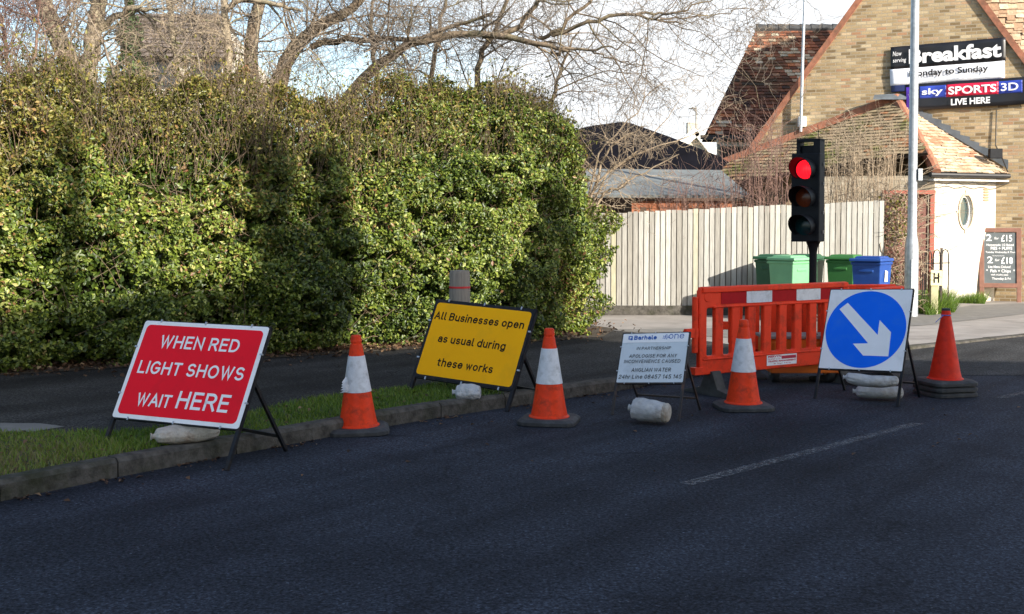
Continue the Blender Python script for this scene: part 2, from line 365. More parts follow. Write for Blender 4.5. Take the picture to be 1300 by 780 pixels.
def tilemat(name, stops, moss=None, mossamt=.5):
    t = NT(name); c = t.ramp(t.rnd(), stops); v = t.geo(); n = t.noise(v, 25, 5, .7)
    c = t.mix(1.0, c, t.ramp(n, [(.25, (.55,)*3), (.75, (1.35,)*3)]), 'MULTIPLY')
    if moss: c = t.mix(t.ramp(t.noise(v, 1.6, 6, .7), [(.5, (0,)*3), (.62, (mossamt,)*3)]), c, moss)
    t.l(c, t.b.inputs['Base Color']); t.b.inputs['Roughness'].default_value = .88; t.b.inputs['Specular IOR Level'].default_value = .2; t.bump(n, .4, .01); return t.m
def barkmat(name, a, b, c3):
    t = NT(name); v = t.geo((1, 1, .35)); n = t.noise(v, 22, 6, .7); n2 = t.noise(t.geo(), 2.5, 4, .6)
    c = t.ramp(n, [(.3, a), (.7, b)]); c = t.mix(t.ramp(n2, [(.5, (0,)*3), (.7, (.6,)*3)]), c, c3)
    t.l(c, t.b.inputs['Base Color']); t.b.inputs['Roughness'].default_value = .85; t.b.inputs['Specular IOR Level'].default_value = .25; t.bump(n, .7, .02); return t.m
def emit(name, col, st, dots=False):
    t = NT(name); t.b.inputs['Base Color'].default_value = (*[c*.3 for c in col], 1); t.b.inputs['Emission Color'].default_value = (*col, 1); t.b.inputs['Emission Strength'].default_value = st
    t.b.inputs['Roughness'].default_value = .3
    if dots:
        vo = t.n('ShaderNodeTexVoronoi', {'Vector': t.coord('Object', (1, 1, 1)), 'Scale': 75.0, 'Randomness': 0.0}); vo.feature = 'F1'
        r_ = t.ramp(vo.outputs['Distance'], [(.30, (1,)*3), (.55, (.35,)*3)]); mm = t.n('ShaderNodeMath', {0: st}, operation='MULTIPLY'); t.l(r_, mm.inputs[1]); t.l(mm.outputs[0], t.b.inputs['Emission Strength'])
    return t.m

M = {}
M['road'] = asphalt('road_asphalt', .042, (.86, .98, 1.28), .3)
M['path'] = asphalt('path_asphalt', .050, (1.05, 1, .95), .3)
M['sunroad'] = asphalt('sunlit_asphalt', .055, (1, 1, 1), .25)  # lighter asphalt colour, stands for sunlight on the road edge
M['concrete'] = mat('pale_concrete', (.27, .245, .22), .9, var=.22, vs=1.2, bump=.4, bs=90, dirt=(.12, .10, .085), dirt_amt=.55, dsc=1.3)
M['slab'] = mat('paving_slab', (.16, .15, .135), .9, var=.2, vs=5, bump=.4, bs=90)
M['kerb'] = mat('kerb_concrete', (.085, .078, .068), .95, spec=.15, var=.45, vs=14, bump=1, bs=35, bd=.012, dirt=(.03, .034, .014), dirt_amt=.85, dsc=3)
M['soil'] = mat('verge_soil', (.035, .045, .015), .95, var=.4, vs=8, bump=.6)
M['earth'] = mat('earth', (.05, .036, .022), .95, var=.4, vs=8, bump=.6)
M['farground'] = mat('far_ground', (.06, .07, .035), .95, var=.3, vs=.2)
tm = NT('worn_paint'); v_ = tm.geo(); f_ = tm.ramp(tm.noise(v_, 28, 7, .8), [(.44, (0,)*3), (.60, (.85,)*3)]); c_ = tm.mix(f_, (.024, .025, .027), (.16, .16, .16)); tm.b.inputs['Base Color'].default_value = (.15, .15, .155, 1); _tb = tm.n('ShaderNodeBsdfTransparent'); _mx = tm.n('ShaderNodeMixShader', {0: f_}); tm.l(_tb.outputs[0], _mx.inputs[1]); tm.l(tm.b.outputs[0], _mx.inputs[2]); tm.l(_mx.outputs[0], tm.out.inputs[0]); tm.b.inputs['Roughness'].default_value = .8; M['mark'] = tm.m
M['grass'] = leafmat('grass', [(0, (.035, .075, .008)), (.5, (.10, .19, .016)), (.85, (.20, .26, .03)), (1, (.2, .16, .07))], .5, .3)
M['leaf'] = leafmat('hedge_leaf', [(0, (.015, .032, .006)), (.3, (.050, .082, .011)), (.60, (.125, .172, .022)), (.82, (.25, .295, .045)), (.955, (.46, .46, .15)), (1, (.20, .10, .045))], .42, .2, .4)
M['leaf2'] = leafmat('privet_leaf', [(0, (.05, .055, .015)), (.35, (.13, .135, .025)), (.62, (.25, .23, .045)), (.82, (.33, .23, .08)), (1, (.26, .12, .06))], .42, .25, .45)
M['conifer'] = leafmat('conifer_leaf', [(0, (.02, .05, .01)), (.6, (.06, .12, .025)), (1, (.13, .2, .05))], .5, .2)
M['litter'] = leafmat('leaf_litter', [(0, (.03, .015, .008)), (.5, (.09, .045, .02)), (.85, (.16, .08, .04)), (1, (.28, .2, .1))], .8, .1)
M['twig'] = barkmat('hedge_twig', (.10, .07, .045), (.24, .18, .12), (.16, .10, .06))
M['core'] = mat('dark_core', (.012, .011, .007), 1.0, spec=.02, var=.5, vs=14, bump=.8, bs=20)  # near-black colour of the light-blocking core added in the hedge
M['bark'] = barkmat('pale_bark', (.19, .15, .10), (.42, .35, .25), (.20, .21, .11))
M['bark2'] = barkmat('brown_bark', (.10, .07, .045), (.30, .23, .16), (.20, .19, .10))
M['barktwig'] = barkmat('twig_bark', (.14, .11, .085), (.30, .25, .20), (.20, .18, .13))
M['redtwig'] = barkmat('red_twig', (.13, .075, .06), (.27, .17, .14), (.22, .17, .13))
M['paletwig'] = barkmat('pale_twig', (.24, .18, .12), (.46, .37, .27), (.30, .22, .15))
M['fence'] = woodmat('silver_fence', [(0, (.27, .255, .225)), (.5, (.37, .36, .33)), (.85, (.45, .44, .40)), (1, (.38, .36, .25))])
M['darkwood'] = woodmat('dark_wood', [(0, (.05, .03, .02)), (1, (.10, .06, .04))])
M['redwood'] = woodmat('red_cladding', [(0, (.30, .10, .05)), (1, (.42, .17, .09))], (1, 9, 9))
M['gatewood'] = woodmat('gate_wood', [(0, (.16, .075, .06)), (1, (.20, .10, .08))])
M['postwood'] = woodmat('weathered_post', [(0, (.25, .22, .18)), (1, (.27, .235, .195))])
M['black'] = mat('black_frame_paint', (.009, .010, .013), .5, spec=.25, var=.3, vs=20, dirt=(.07, .045, .03), dirt_amt=.5, dsc=14)
M['rustframe'] = mat('rusty_frame', (.022, .018, .016), .6, var=.3, vs=20, dirt=(.12, .05, .025), dirt_amt=.8, dsc=9)
M['steel'] = mat('zinc_clip', (.5, .5, .5), .35, 1, var=.1)
M['galv'] = mat('galvanised_steel', (.42, .45, .48), .5, .55, var=.18, vs=12, dirt=(.25, .26, .27), dirt_amt=.5, dsc=8)
M['signwhite'] = mat('sign_white', (.86, .86, .87), .6, spec=.12, var=.03, vs=3, dirt=(.45, .43, .40), dirt_amt=.28, dsc=5)
M['signred'] = mat('sign_red', (.88, .010, .026), .6, spec=.12, var=.05, vs=3, dirt=(.45, .02, .025), dirt_amt=.3, dsc=4)
M['signyellow'] = mat('sign_yellow', (1.0, .45, .003), .6, spec=.12, var=.05, vs=3, dirt=(.6, .3, .02), dirt_amt=.3, dsc=4)
M['signblue'] = mat('sign_blue', (.004, .15, .88), .6, spec=.12, var=.05, vs=3, dirt=(.05, .2, .6), dirt_amt=.3, dsc=6)
M['signgrey'] = mat('sign_pale_grey', (.60, .66, .70), .6, spec=.12, var=.06, vs=4, dirt=(.3, .33, .35), dirt_amt=.45, dsc=5)
M['signback'] = mat('sign_back', (.25, .25, .26), .5)
M['ink'] = mat('ink_black', (.010, .009, .009), .6, spec=.1, var=0)
M['inkblue'] = mat('ink_blue', (.01, .10, .42), .5, var=0)
M['inkpale'] = mat('ink_pale_blue', (.28, .58, .80), .5, var=0)
M['inkyellow'] = mat('ink_yellow', (.85, .6, .02), .5, var=0)
M['inkred'] = mat('ink_crimson', (.5, .01, .05), .5, var=0)
M['inkwhite'] = mat('ink_white', (.86, .86, .87), .6, spec=.15, var=.04)
M['cone'] = mat('cone_orange', (.80, .050, .010), .5, spec=.2, var=.14, vs=10, dirt=(.16, .03, .015), dirt_amt=.75, dsc=11)
M['conered'] = mat('cone_red', (.70, .030, .010), .5, spec=.2, var=.16, vs=10, dirt=(.30, .02, .015), dirt_amt=.5, dsc=9)
M['rubber'] = mat('rubber', (.035, .036, .038), .8, var=.3, vs=10, dirt=(.11, .11, .105), dirt_amt=.5, dsc=8)
M['footrubber'] = mat('recycled_rubber', (.07, .07, .066), .9, spec=.15, var=.3, vs=10, bump=.6, bs=50)
M['sleeve'] = mat('reflective_sleeve', (.66, .67, .70), .5, var=.08, vs=30, dirt=(.28, .28, .28), dirt_amt=.6, dsc=13)
M['barrier'] = mat('barrier_plastic', (.84, .050, .014), .5, spec=.2, var=.08, vs=6, dirt=(.22, .03, .015), dirt_amt=.65, dsc=8)
M['reflred'] = mat('reflective_red', (.40, .006, .010), .6, spec=.15, var=.1, vs=20)
M['sack'] = mat('woven_sack', (.42, .425, .43), .9, spec=.1, var=.18, vs=14, bump=.8, bs=38, bd=.012, dirt=(.22, .17, .11), dirt_amt=.75, dsc=5)
M['dirtysack'] = mat('dirty_sack', (.46, .42, .36), .85, var=.25, vs=9, bump=1, bs=30, bd=.015, dirt=(.16, .08, .03), dirt_amt=.95, dsc=4)
M['paper'] = mat('crumpled_plastic', (.46, .47, .48), .6, var=.2, vs=12, bump=1, bs=14, bd=.04)
M['sigblack'] = mat('signal_black', (.008, .009, .012), .55, spec=.2, var=.3, vs=15)
M['redlens'] = emit('red_lamp', (1, .010, .022), 1.35, True)
M['amberlens'] = mat('amber_lens', (.16, .03, .008), .25, var=.2, vs=40)
M['greenlens'] = mat('green_lens', (.004, .035, .04), .25, var=.2, vs=40)
M['genorange'] = mat('cabinet_orange', (.75, .16, .012), .45, var=.1, dirt=(.2, .05, .02), dirt_amt=.5, dsc=6)
M['grey'] = mat('grey_lid', (.25, .24, .22), .6, var=.2)
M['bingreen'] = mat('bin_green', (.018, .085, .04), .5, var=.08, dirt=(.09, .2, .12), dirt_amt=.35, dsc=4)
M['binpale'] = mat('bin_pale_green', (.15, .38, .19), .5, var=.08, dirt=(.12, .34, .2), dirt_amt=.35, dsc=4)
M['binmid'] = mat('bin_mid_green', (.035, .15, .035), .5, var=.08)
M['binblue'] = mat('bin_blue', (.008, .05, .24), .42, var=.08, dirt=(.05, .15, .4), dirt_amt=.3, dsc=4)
M['gault'] = brick('gault_brick', bw=.21, bh=.07, ms=.009, cols= [(.20, .14, .075), (.32, .235, .13), (.44, .33, .19), (.39, .28, .155), (.55, .44, .28), (.37, .20, .11)], mortar=(.34, .29, .21))
M['whitebrick'] = brick('white_painted_brick', [(.86, .83, .74), (.9, .88, .80), (.82, .78, .68)], (.60, .55, .46), stain=.1, bump=.6)
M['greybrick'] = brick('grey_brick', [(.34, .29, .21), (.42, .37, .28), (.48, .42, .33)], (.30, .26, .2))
M['sidebrick'] = brick('terrace_brick', [(.22, .12, .08), (.3, .17, .1)], (.3, .27, .22))
M['tilered'] = tilemat('old_red_tile', [(0, (.06, .035, .028)), (.28, (.13, .055, .035)), (.5, (.20, .08, .045)), (.72, (.30, .11, .06)), (.86, (.40, .30, .20)), (.95, (.55, .48, .36)), (1, (.45, .16, .07))], (.05, .05, .03), .55)
M['tilemoss'] = tilemat('mossy_tile', [(0, (.20, .15, .09)), (.4, (.34, .26, .16)), (.75, (.42, .33, .20)), (1, (.40, .2, .1))], (.13, .15, .03), .85)
M['tilepale'] = tilemat('pale_tile', [(0, (.30, .19, .12)), (.4, (.46, .34, .23)), (.75, (.55, .44, .32)), (1, (.40, .20, .12))], (.55, .48, .35), .5)
M['hiptile'] = mat('hip_tile', (.30, .12, .07), .85, var=.35, vs=7, bump=.6, bs=40, dirt=(.09, .08, .05), dirt_amt=.6, dsc=4)
M['underlay'] = mat('roof_underlay', (.05, .035, .025), .9)
M['lead'] = mat('lead_flashing', (.10, .115, .13), .55, var=.25, vs=5)
M['gutter'] = mat('black_gutter', (.02, .02, .022), .45)
M['fascia'] = mat('white_fascia', (.75, .74, .70), .6, var=.08)
M['felt'] = mat('grey_roof_felt', (.15, .165, .165), .9, var=.2, vs=2, bump=.5, bs=60)
M['blackroof'] = mat('black_roof', (.006, .006, .009), .9, spec=.05, var=.3, vs=4)
M['render'] = mat('pale_render', (.45, .41, .34), .9, var=.12)
M['glass'] = mat('window_glass', (.06, .09, .09), .08, var=.2, vs=3, spec=.8)
M['darkglass'] = mat('dark_glass', (.03, .035, .04), .1)
M['slate'] = tilemat('brown_roof', [(0, (.14, .115, .095)), (1, (.24, .19, .16))])
M['bannerblack'] = mat('banner_black', (.010, .010, .013), .4, var=.2, vs=3)
M['bannerwhite'] = mat('banner_white', (.78, .80, .86), .4, var=.06, vs=3)
M['bannernavy'] = mat('banner_navy', (.02, .03, .11), .4, var=.2, vs=3)
M['bannerblue'] = mat('banner_blue', (.03, .06, .38), .4, var=.2, vs=4)
M['bannerred'] = mat('banner_red', (.60, .01, .05), .4, var=.15, vs=4)
M['bannerviolet'] = mat('banner_violet', (.06, .02, .30), .4, var=.2, vs=4)
M['chalk'] = mat('chalkboard', (.10, .115, .12), .75, var=.2, vs=5)
M['boardframe'] = mat('board_frame', (.20, .09, .06), .6, var=.2, vs=8)
M['hydrant'] = mat('hydrant_post', (.36, .34, .20), .8, var=.2, vs=8)
M['cable'] = mat('cable', (.01, .01, .01), .5)
M['bluetie'] = mat('blue_tie', (.05, .12, .5), .5)
M['redband'] = mat('red_band', (.55, .015, .02), .5)

# ------------------------------------------------------------------ ground, road, kerb, path
def sheet(name, pts, z, m, kind='structure', slabth=None):
    b = MB(); pts = [(p[0], p[1], z) for p in pts]
    # ensure counter-clockwise so the normal is up
    a = sum(pts[i][0]*pts[(i+1) % len(pts)][1]-pts[(i+1) % len(pts)][0]*pts[i][1] for i in range(len(pts)))
    if a < 0: pts = pts[::-1]
    if slabth: b.slab(pts, slabth)
    else: b.poly(pts)
    me = bpy.data.meshes.new(name); me.from_pydata(b.v, [], b.f); me.materials.append(m)
    bm = bmesh.new(); bm.from_mesh(me); bmesh.ops.triangulate(bm, faces=[f for f in bm.faces if len(f.verts) > 4]); bm.to_mesh(me); bm.free()
    o = link(name, me); return tag(o, kind=kind)
sheet('ground', [(-400, -400), (500, -400), (500, 600), (-400, 600)], -.03, M['farground'])
KERB = [(-9, -4.2), (-6, 1.2), (-4.3, 4.4)] + [tuple(at_z(x, y)[:2]) for x, y in ((0, 637), (150, 606), (300, 577), (450, 549), (560, 530), (715, 507), (800, 494), (885, 478))] + [(3.4, 13.75), (5.07, 14.9), (7.37, 16.75), (10.5, 19.4), (16, 24)]
KH = [.12]*9 + [.115, .105, .09, .05, .02, .012, .012, .012]
RD = [(14+5, -8), (28, 4), (40, 18), (46, 26), (24, 31)]
sheet('road', KERB + [(26, 32)] + [(34, 22), (20.5, 8), (9.5, -8), (6, -14), (-9, -14)], 0, M['road'])
def offset_path(P, d):
    out = []
    for i, p in enumerate(P):
        a = Vector(P[max(i-1, 0)]); b = Vector(P[min(i+1, len(P)-1)]); t = (b-a).normalized(); out.append(Vector(p)+Vector((-t.y, t.x))*d)
    return out
# kerb stones, one structure mesh with real joints
kb = MB(); KP = []; 
for i in range(len(KERB)-1):
    a, b = Vector(KERB[i]), Vector(KERB[i+1]); n = max(1, round((b-a).length/.915))
    for j in range(n): KP.append((a+(b-a)*j/n, a+(b-a)*(j+1)/n, KH[i]+(KH[i+1]-KH[i])*j/n, KH[i]+(KH[i+1]-KH[i])*(j+1)/n))
for a, b, h0, h1 in KP:
    t = (b-a).normalized(); n = Vector((-t.y, t.x)); a2 = a+t*.006; b2 = b-t*.006; jit = random.uniform(-.004, .004); w = .125
    vs = [];
    for p, h in ((a2, h0+jit), (b2, h1+jit*.5)):
        for dn, z in ((0, -.05), (.0, h*.78), (.022, h), (w, h), (w, -.05)): q = p+n*(dn+jit*.5); vs.append((q.x, q.y, z))
    kb.add(vs, [(0, 5, 6, 1), (1, 6, 7, 2), (2, 7, 8, 3), (3, 8, 9, 4), (0, 1, 2, 3, 4), (9, 8, 7, 6, 5)])
tag(kb.build('kerb', M['kerb']), kind='structure')
# raised footpath (asphalt) behind the kerb, verge, forecourt
ins = offset_path(KERB, .124)
FC = [(1.0, 16.0), (2.3, 14.6), (3.2, 13.9)]
path_poly = [tuple(p) for p in ins[:12]] + [(3.1, 14.0), (2.6, 15.0), (1.3, 16.9), (-2, 18), (-12, 14), (-16, 3), (-14, -6)]
sheet('footpath', path_poly, .092, M['path'], slabth=.1)
fore = [tuple(p) for p in ins[12:]] + [(16, 30), (-2, 30), (-2, 17.9), (1.3, 16.85), (2.6, 14.96), (3.1, 13.96)]
sheet('forecourt', fore, .012, M['concrete'])
sheet('forecourt_tarmac', [(1.2, 17.6), (3, 16.4), (6.5, 18.4), (10.5, 22), (12.5, 24.6), (9, 22.9), (6.2, 19.6), (3.2, 17.9)], .018, M['slab'])
VI = [tuple(at_z(x, y, .1)[:2]) for x, y in ((0, 550), (180, 548), (326, 523), (400, 507), (487, 496), (560, 489), (605, 492), (640, 502))]
verge = [tuple(p) for p in ins[1:8]] + [tuple(at_z(640, 503, .1)[:2])] + VI[::-1] + [(-4.9, 7.2), (-7.3, 3)]
sheet('verge', verge, .106, M['soil'])
sheet('paving_patch', [tuple(at_z(x, y, .1)[:2]) for x, y in ((-60, 536), (50, 537), (82, 541), (30, 549.5), (-60, 549))], .097, M['slab'])
sheet('sunlit_road_edge', [(2.4, 12.9), (3.4, 13.745), (5.07, 14.895), (7.37, 16.745), (10.5, 19.39), (16, 23.9), (19, 22.4), (12.0, 17.0), (8.3, 13.6), (6.3, 12.3), (4.4, 12.4)], .0035, M['sunroad'])  # sunlight on the road painted in as a lighter strip by the kerb
# worn centre line dashes
mk = MB()
for a, b in (((870, 615.5), (1165, 538)), ((1268, 506), (1330, 492.5))):
    p, q = at_z(*a), at_z(*b); t = (q-p).normalized(); n = Vector((-t.y, t.x, 0))*.05
    mk.add([(v.x, v.y, .004) for v in (p-n, q-n, q+n, p+n)], [(0, 1, 2, 3)])
tag(mk.build('road_markings', M['mark']), kind='structure')

def pip(x, y, poly):
    poly = np.array(poly); c = np.zeros(len(x), bool); n = len(poly); j = n-1
    for i in range(n):
        xi, yi = poly[i][:2]; xj, yj = poly[j][:2]
        with np.errstate(divide='ignore', invalid='ignore'):
            c ^= ((yi > y) != (yj > y)) & (x < (xj-xi)*(y-yi)/(yj-yi)+xi)
        j = i
    return c
def snoise(p, sc, seed=0):
    g = np.random.default_rng(seed); o = np.zeros(len(p))
    for k in range(18):
        d = g.normal(size=3); d /= np.linalg.norm(d); o += np.sin(p@d*sc*g.uniform(.7, 1.6)+g.uniform(0, 6.3))
    return o/5.5
def blades(poly, n, z, h, name, m, **kw):
    P = np.array([p[:2] for p in poly]); lo, hi = P.min(0), P.max(0)
    x = rng.uniform(lo[0], hi[0], n*3); y = rng.uniform(lo[1], hi[1], n*3); k = pip(x, y, P); x, y = x[k][:n], y[k][:n]; n = len(x)
    hh = h*(.45+.9*rng.random(n))*(1+.35*snoise(np.c_[x, y, x*0], 3, 5)); a = rng.uniform(0, 6.28, n); w = .0035+.003*rng.random(n)
    ln = rng.normal(0, .45, (n, 2))*hh[:, None]
    V = np.zeros((n, 3, 3)); V[:, 0] = np.c_[x-np.cos(a)*w, y-np.sin(a)*w, np.full(n, z)]; V[:, 1] = np.c_[x+np.cos(a)*w, y+np.sin(a)*w, np.full(n, z)]; V[:, 2] = np.c_[x+ln[:, 0], y+ln[:, 1], z+hh]
    return npmesh(name, V.reshape(-1, 3), np.arange(n*3).reshape(-1, 3), m, rnd=np.clip(.5+.28*snoise(np.c_[x, y, x*0], 2, 8)+rng.normal(0, .18, n), 0, 1), **kw)
def cards(C, N, size, asp=.55, fold=.25, spin=None):
    """leaf cards: centres C, approximate normals N -> 4 verts, 2 tris each, folded along the midrib"""
    n = len(C); N = N/np.linalg.norm(N, axis=1)[:, None]; a = rng.normal(size=(n, 3)); T = a-(a*N).sum(1)[:, None]*N; T /= np.linalg.norm(T, axis=1)[:, None]; B = np.cross(N, T)
    L_ = (size*(.45+1.1*rng.random(n)**1.4))[:, None]; Wd = L_*asp*.5
    V = np.stack([C-T*L_*.5, C+B*Wd+N*L_*fold*.5-T*L_*.06, C+T*L_*.5-N*L_*.1, C-B*Wd+N*L_*fold*.5-T*L_*.06], 1).reshape(-1, 3)
    b = np.arange(n)[:, None]*4; F = np.concatenate([b+[0, 1, 2], b+[0, 2, 3]], 1).reshape(-1, 3)
    return V, F
_vp = np.c_[rng.uniform(-4.5, 0, 1500), rng.uniform(6.5, 11.2, 1500)]; _k = pip(_vp[:, 0], _vp[:, 1], [p_[:2] for p_ in verge]); _vp = np.c_[_vp[_k], np.full(_k.sum(), .128)]; _vp = _vp[rng.random(len(_vp)) < .35]
V, F = cards(_vp, rng.normal(0, .3, _vp.shape)+[0, 0, 1], .045, .6); tag(npmesh('verge_leaves', V, F, M['litter'], None, np.repeat(rng.random(len(_vp)), 2)), 'dead brown leaves scattered over the grass verge', 'fallen leaves', kind='stuff')
tag(blades(verge, 90000, .104, .036, 'grass', M['grass']), 'short green grass of the narrow verge between kerb and footpath', 'grass', kind='stuff')
gt = [tuple(at_z(x, y)[:2]) for x, y in ((1163, 399), (1180, 402), (1212, 398), (1205, 391), (1190, 387), (1166, 388))]
tag(blades(gt, 5000, .01, .30, 'grass_tuft', M['grass']), 'long green grass growing round the foot of the hydrant post', 'grass', kind='stuff')
gt2 = [tuple(at_z(x, y)[:2]) for x, y in ((1216, 386), (1250, 387), (1250, 384.5), (1216, 383.8))]
tag(blades(gt2, 1200, .01, .16, 'weeds', M['grass']), 'small weeds along the foot of the white wall', 'weeds', kind='stuff')

# ------------------------------------------------------------------ hedge
HA = Vector((-5.2, 11.9, 0)); HB = Vector((1.07, 15.9, 0)); HD = (HB-HA).normalized(); HN = Vector((HD.y, -HD.x, 0))
hp = [HA+HD*(-6.0), HA, HA+HD*3.6, HB+HD*-.95]
arc = [(.50, 15.60), (.74, 15.93), (.86, 16.4), (.86, 16.9), (.65, 17.35), (.4, 17.75), (-.3, 17.8)]
HP = np.array([[p.x, p.y] for p in hp]+[list(p) for p in arc])
seg = np.diff(HP, axis=0); sl_ = np.r_[0, np.cumsum(np.linalg.norm(seg, axis=1))]; HL = sl_[-1]
def hpath(u):
    x = np.interp(u, sl_, HP[:, 0]); y = np.interp(u, sl_, HP[:, 1])
    e = .35; x1 = np.interp(np.clip(u+e, 0, HL), sl_, HP[:, 0]); y1 = np.interp(np.clip(u+e, 0, HL), sl_, HP[:, 1]); x0 = np.interp(np.clip(u-e, 0, HL), sl_, HP[:, 0]); y0 = np.interp(np.clip(u-e, 0, HL), sl_, HP[:, 1])
    t = np.c_[x1-x0, y1-y0]; t /= np.linalg.norm(t, axis=1)[:, None]; return x, y, t[:, 1], -t[:, 0]
TOPX = [-900, 0, 100, 200, 350, 450, 520, 580, 640, 700, 735, 760, 790]; TOPZ = [2.9, 2.95, 3.0, 2.95, 2.95, 3.0, 3.1, 3.22, 3.25, 3.2, 3.15, 3.0, 2.8]
def hsurf(u, q):
    """q in 0..1 up the front face, 1..1.6 over the top; returns position, normal, fraction"""
    x, y, nx, ny = hpath(u); px = 650+FPX*x/y; H = np.interp(px, TOPX, TOPZ)+.10*np.sin(u*3.1)+.07*np.sin(u*7.7+1)
    qf = np.clip(q, 0, 1); h = H*qf; bulge = .38*np.sin(np.pi*np.clip(qf, 0, 1)**.8)-.45*np.clip(qf-.72, 0, 1)**1.5*3
    back = np.clip(q-1, 0, 1)*2.2
    h = h + np.where(q > 1, .16*np.sin(np.clip(q-1, 0, .6)/.6*3.14), 0)
    off = bulge-back; nz = np.where(q > 1, 1.0, .15+.9*np.clip(qf-.6, 0, 1)); nh = np.where(q > 1, .2, 1.0)
    P = np.c_[x+nx*off, y+ny*off, h]; N = np.c_[nx*nh, ny*nh, nz]; N /= np.linalg.norm(N, axis=1)[:, None]
    return P, N, px
def hedge_points(n, q0, q1, depth, hole):
    u = rng.uniform(0, HL, n); q = rng.uniform(q0, q1, n); P, N, px = hsurf(u, q)
    lump = .20*snoise(P, 3.3, 1)+.13*snoise(P, 8, 2)+.07*snoise(P, 18, 3)
    d = rng.exponential(depth, n); keep = (snoise(P, 13, 9)+.7*snoise(P, 28, 4)+d*2.2 > hole); P = P+N*(lump-np.minimum(d, .7))[:, None]
    k = keep & (P[:, 2] > .06+.08*rng.random(n)); return P[k], N[k], px[k], d[k]
hedge = thing('hedge', 'tall dense green laurel and privet hedge running along the left footpath', 'hedge', (-2, 14.4, .09))
P, N, px, d = hedge_points(520000, .02, 1.35, .17, -.33)
zf = P[:, 2]/np.interp(px, TOPX, TOPZ)
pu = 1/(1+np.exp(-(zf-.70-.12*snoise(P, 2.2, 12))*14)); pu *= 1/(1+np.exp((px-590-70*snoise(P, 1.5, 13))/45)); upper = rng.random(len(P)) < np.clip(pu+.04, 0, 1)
lit = np.clip(.50+.20*snoise(P, 2.4, 21)+.08*snoise(P, 9, 22)+rng.normal(0, .22, len(P)), 0, 1)
low = ~upper
Nn = N+rng.normal(0, .62, N.shape)+np.array([0, 0, .35])
V, F = cards(P[low], Nn[low], .048, .58); npmesh('foliage', V, F, M['leaf'], hedge, np.repeat(lit[low], 2))
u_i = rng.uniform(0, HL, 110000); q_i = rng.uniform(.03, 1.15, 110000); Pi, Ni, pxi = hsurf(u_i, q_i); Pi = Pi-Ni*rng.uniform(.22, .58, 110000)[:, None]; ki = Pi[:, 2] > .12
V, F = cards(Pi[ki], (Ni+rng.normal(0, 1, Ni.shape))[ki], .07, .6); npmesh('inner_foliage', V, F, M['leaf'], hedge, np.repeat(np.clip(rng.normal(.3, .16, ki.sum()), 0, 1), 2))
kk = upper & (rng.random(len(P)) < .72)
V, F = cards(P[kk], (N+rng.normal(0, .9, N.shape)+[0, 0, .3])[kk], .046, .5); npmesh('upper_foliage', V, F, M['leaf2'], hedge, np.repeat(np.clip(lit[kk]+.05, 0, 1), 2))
# dark sheet added inside the hedge to block light through it
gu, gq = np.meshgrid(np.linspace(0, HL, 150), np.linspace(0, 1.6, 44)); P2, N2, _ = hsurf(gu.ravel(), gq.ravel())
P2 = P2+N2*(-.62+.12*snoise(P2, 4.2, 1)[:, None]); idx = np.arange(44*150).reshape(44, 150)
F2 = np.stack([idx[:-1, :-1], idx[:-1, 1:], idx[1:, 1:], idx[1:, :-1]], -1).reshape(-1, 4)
npmesh('added_hedge_core', P2, F2, M['core'], hedge, np.zeros(len(F2)))

class Twigs:
    """many thin tapered 3-5 sided tubes in one mesh, vectorised"""
    def __init__(s): s.V = []; s.F = []; s.n = 0; s.r = []
    def add(s, pts, rad, n=3):
        pts = np.asarray(pts, float); m = len(pts); t = np.gradient(pts, axis=0); t /= np.linalg.norm(t, axis=1)[:, None]+1e-9
        ref = np.array([.31, .52, .79]); x = np.cross(t, ref); x /= np.linalg.norm(x, axis=1)[:, None]+1e-9; y = np.cross(t, x); a = np.arange(n)*2*np.pi/n
        ring = pts[:, None]+(x[:, None]*np.cos(a)[None, :, None]+y[:, None]*np.sin(a)[None, :, None])*np.asarray(rad)[:, None, None]
        s.V.append(ring.reshape(-1, 3)); i = np.arange(m-1)[:, None]*n+np.arange(n)[None]; j = np.arange(m-1)[:, None]*n+(np.arange(n)+1)[None] % n
        s.F.append(np.stack([i, j, j+n, i+n], -1).reshape(-1, 4)+s.n); s.n += m*n
    def build(s, name, m, parent, smooth=True):
        F = np.concatenate(s.F); return npmesh(name, np.concatenate(s.V), F, m, parent, np.zeros(len(F)), smooth)
def wander(p, d, L_, n, curl=.25, grav=0.0, r=None):
    pts = [np.array(p, float)]; d = np.array(d, float); d /= np.linalg.norm(d)
    for i in range(n):
        d = d+rng.normal(0, curl, 3)+np.array([0, 0, grav]); d /= np.linalg.norm(d); pts.append(pts[-1]+d*L_/n)
    return np.array(pts)
tw = Twigs(); tl = []; 
NT_ = 5200; u = rng.uniform(0, HL, NT_); q = np.where(rng.random(NT_) < .72, rng.uniform(.70, 1.35, NT_), rng.uniform(.05, .9, NT_)); P3, N3, px3 = hsurf(u, q)
for p, n_, x_, qq in zip(P3, N3, px3, q):
    if qq > .72: Lh = rng.uniform(.15, .55)*(1.5 if x_ < 450 else 1); dr = n_*.35+np.array([rng.normal(0, .3), rng.normal(0, .3), 1.0]); st = p-n_*.15
    else: Lh = rng.uniform(.2, .6); dr = n_*.15+np.array([rng.normal(0, .8), rng.normal(0, .5), rng.normal(.6, .5)]); st = p-n_*.22
    pts = wander(st, dr, Lh, 4, .16); tw.add(pts, np.linspace(.005, .0018, 5), 3)
    if qq > .72 and rng.random() < .75:
        for k in range(rng.integers(4, 12)): tl.append(pts[rng.integers(1, 5)]+rng.normal(0, .02, 3))
tw.build('twigs', M['twig'], hedge)
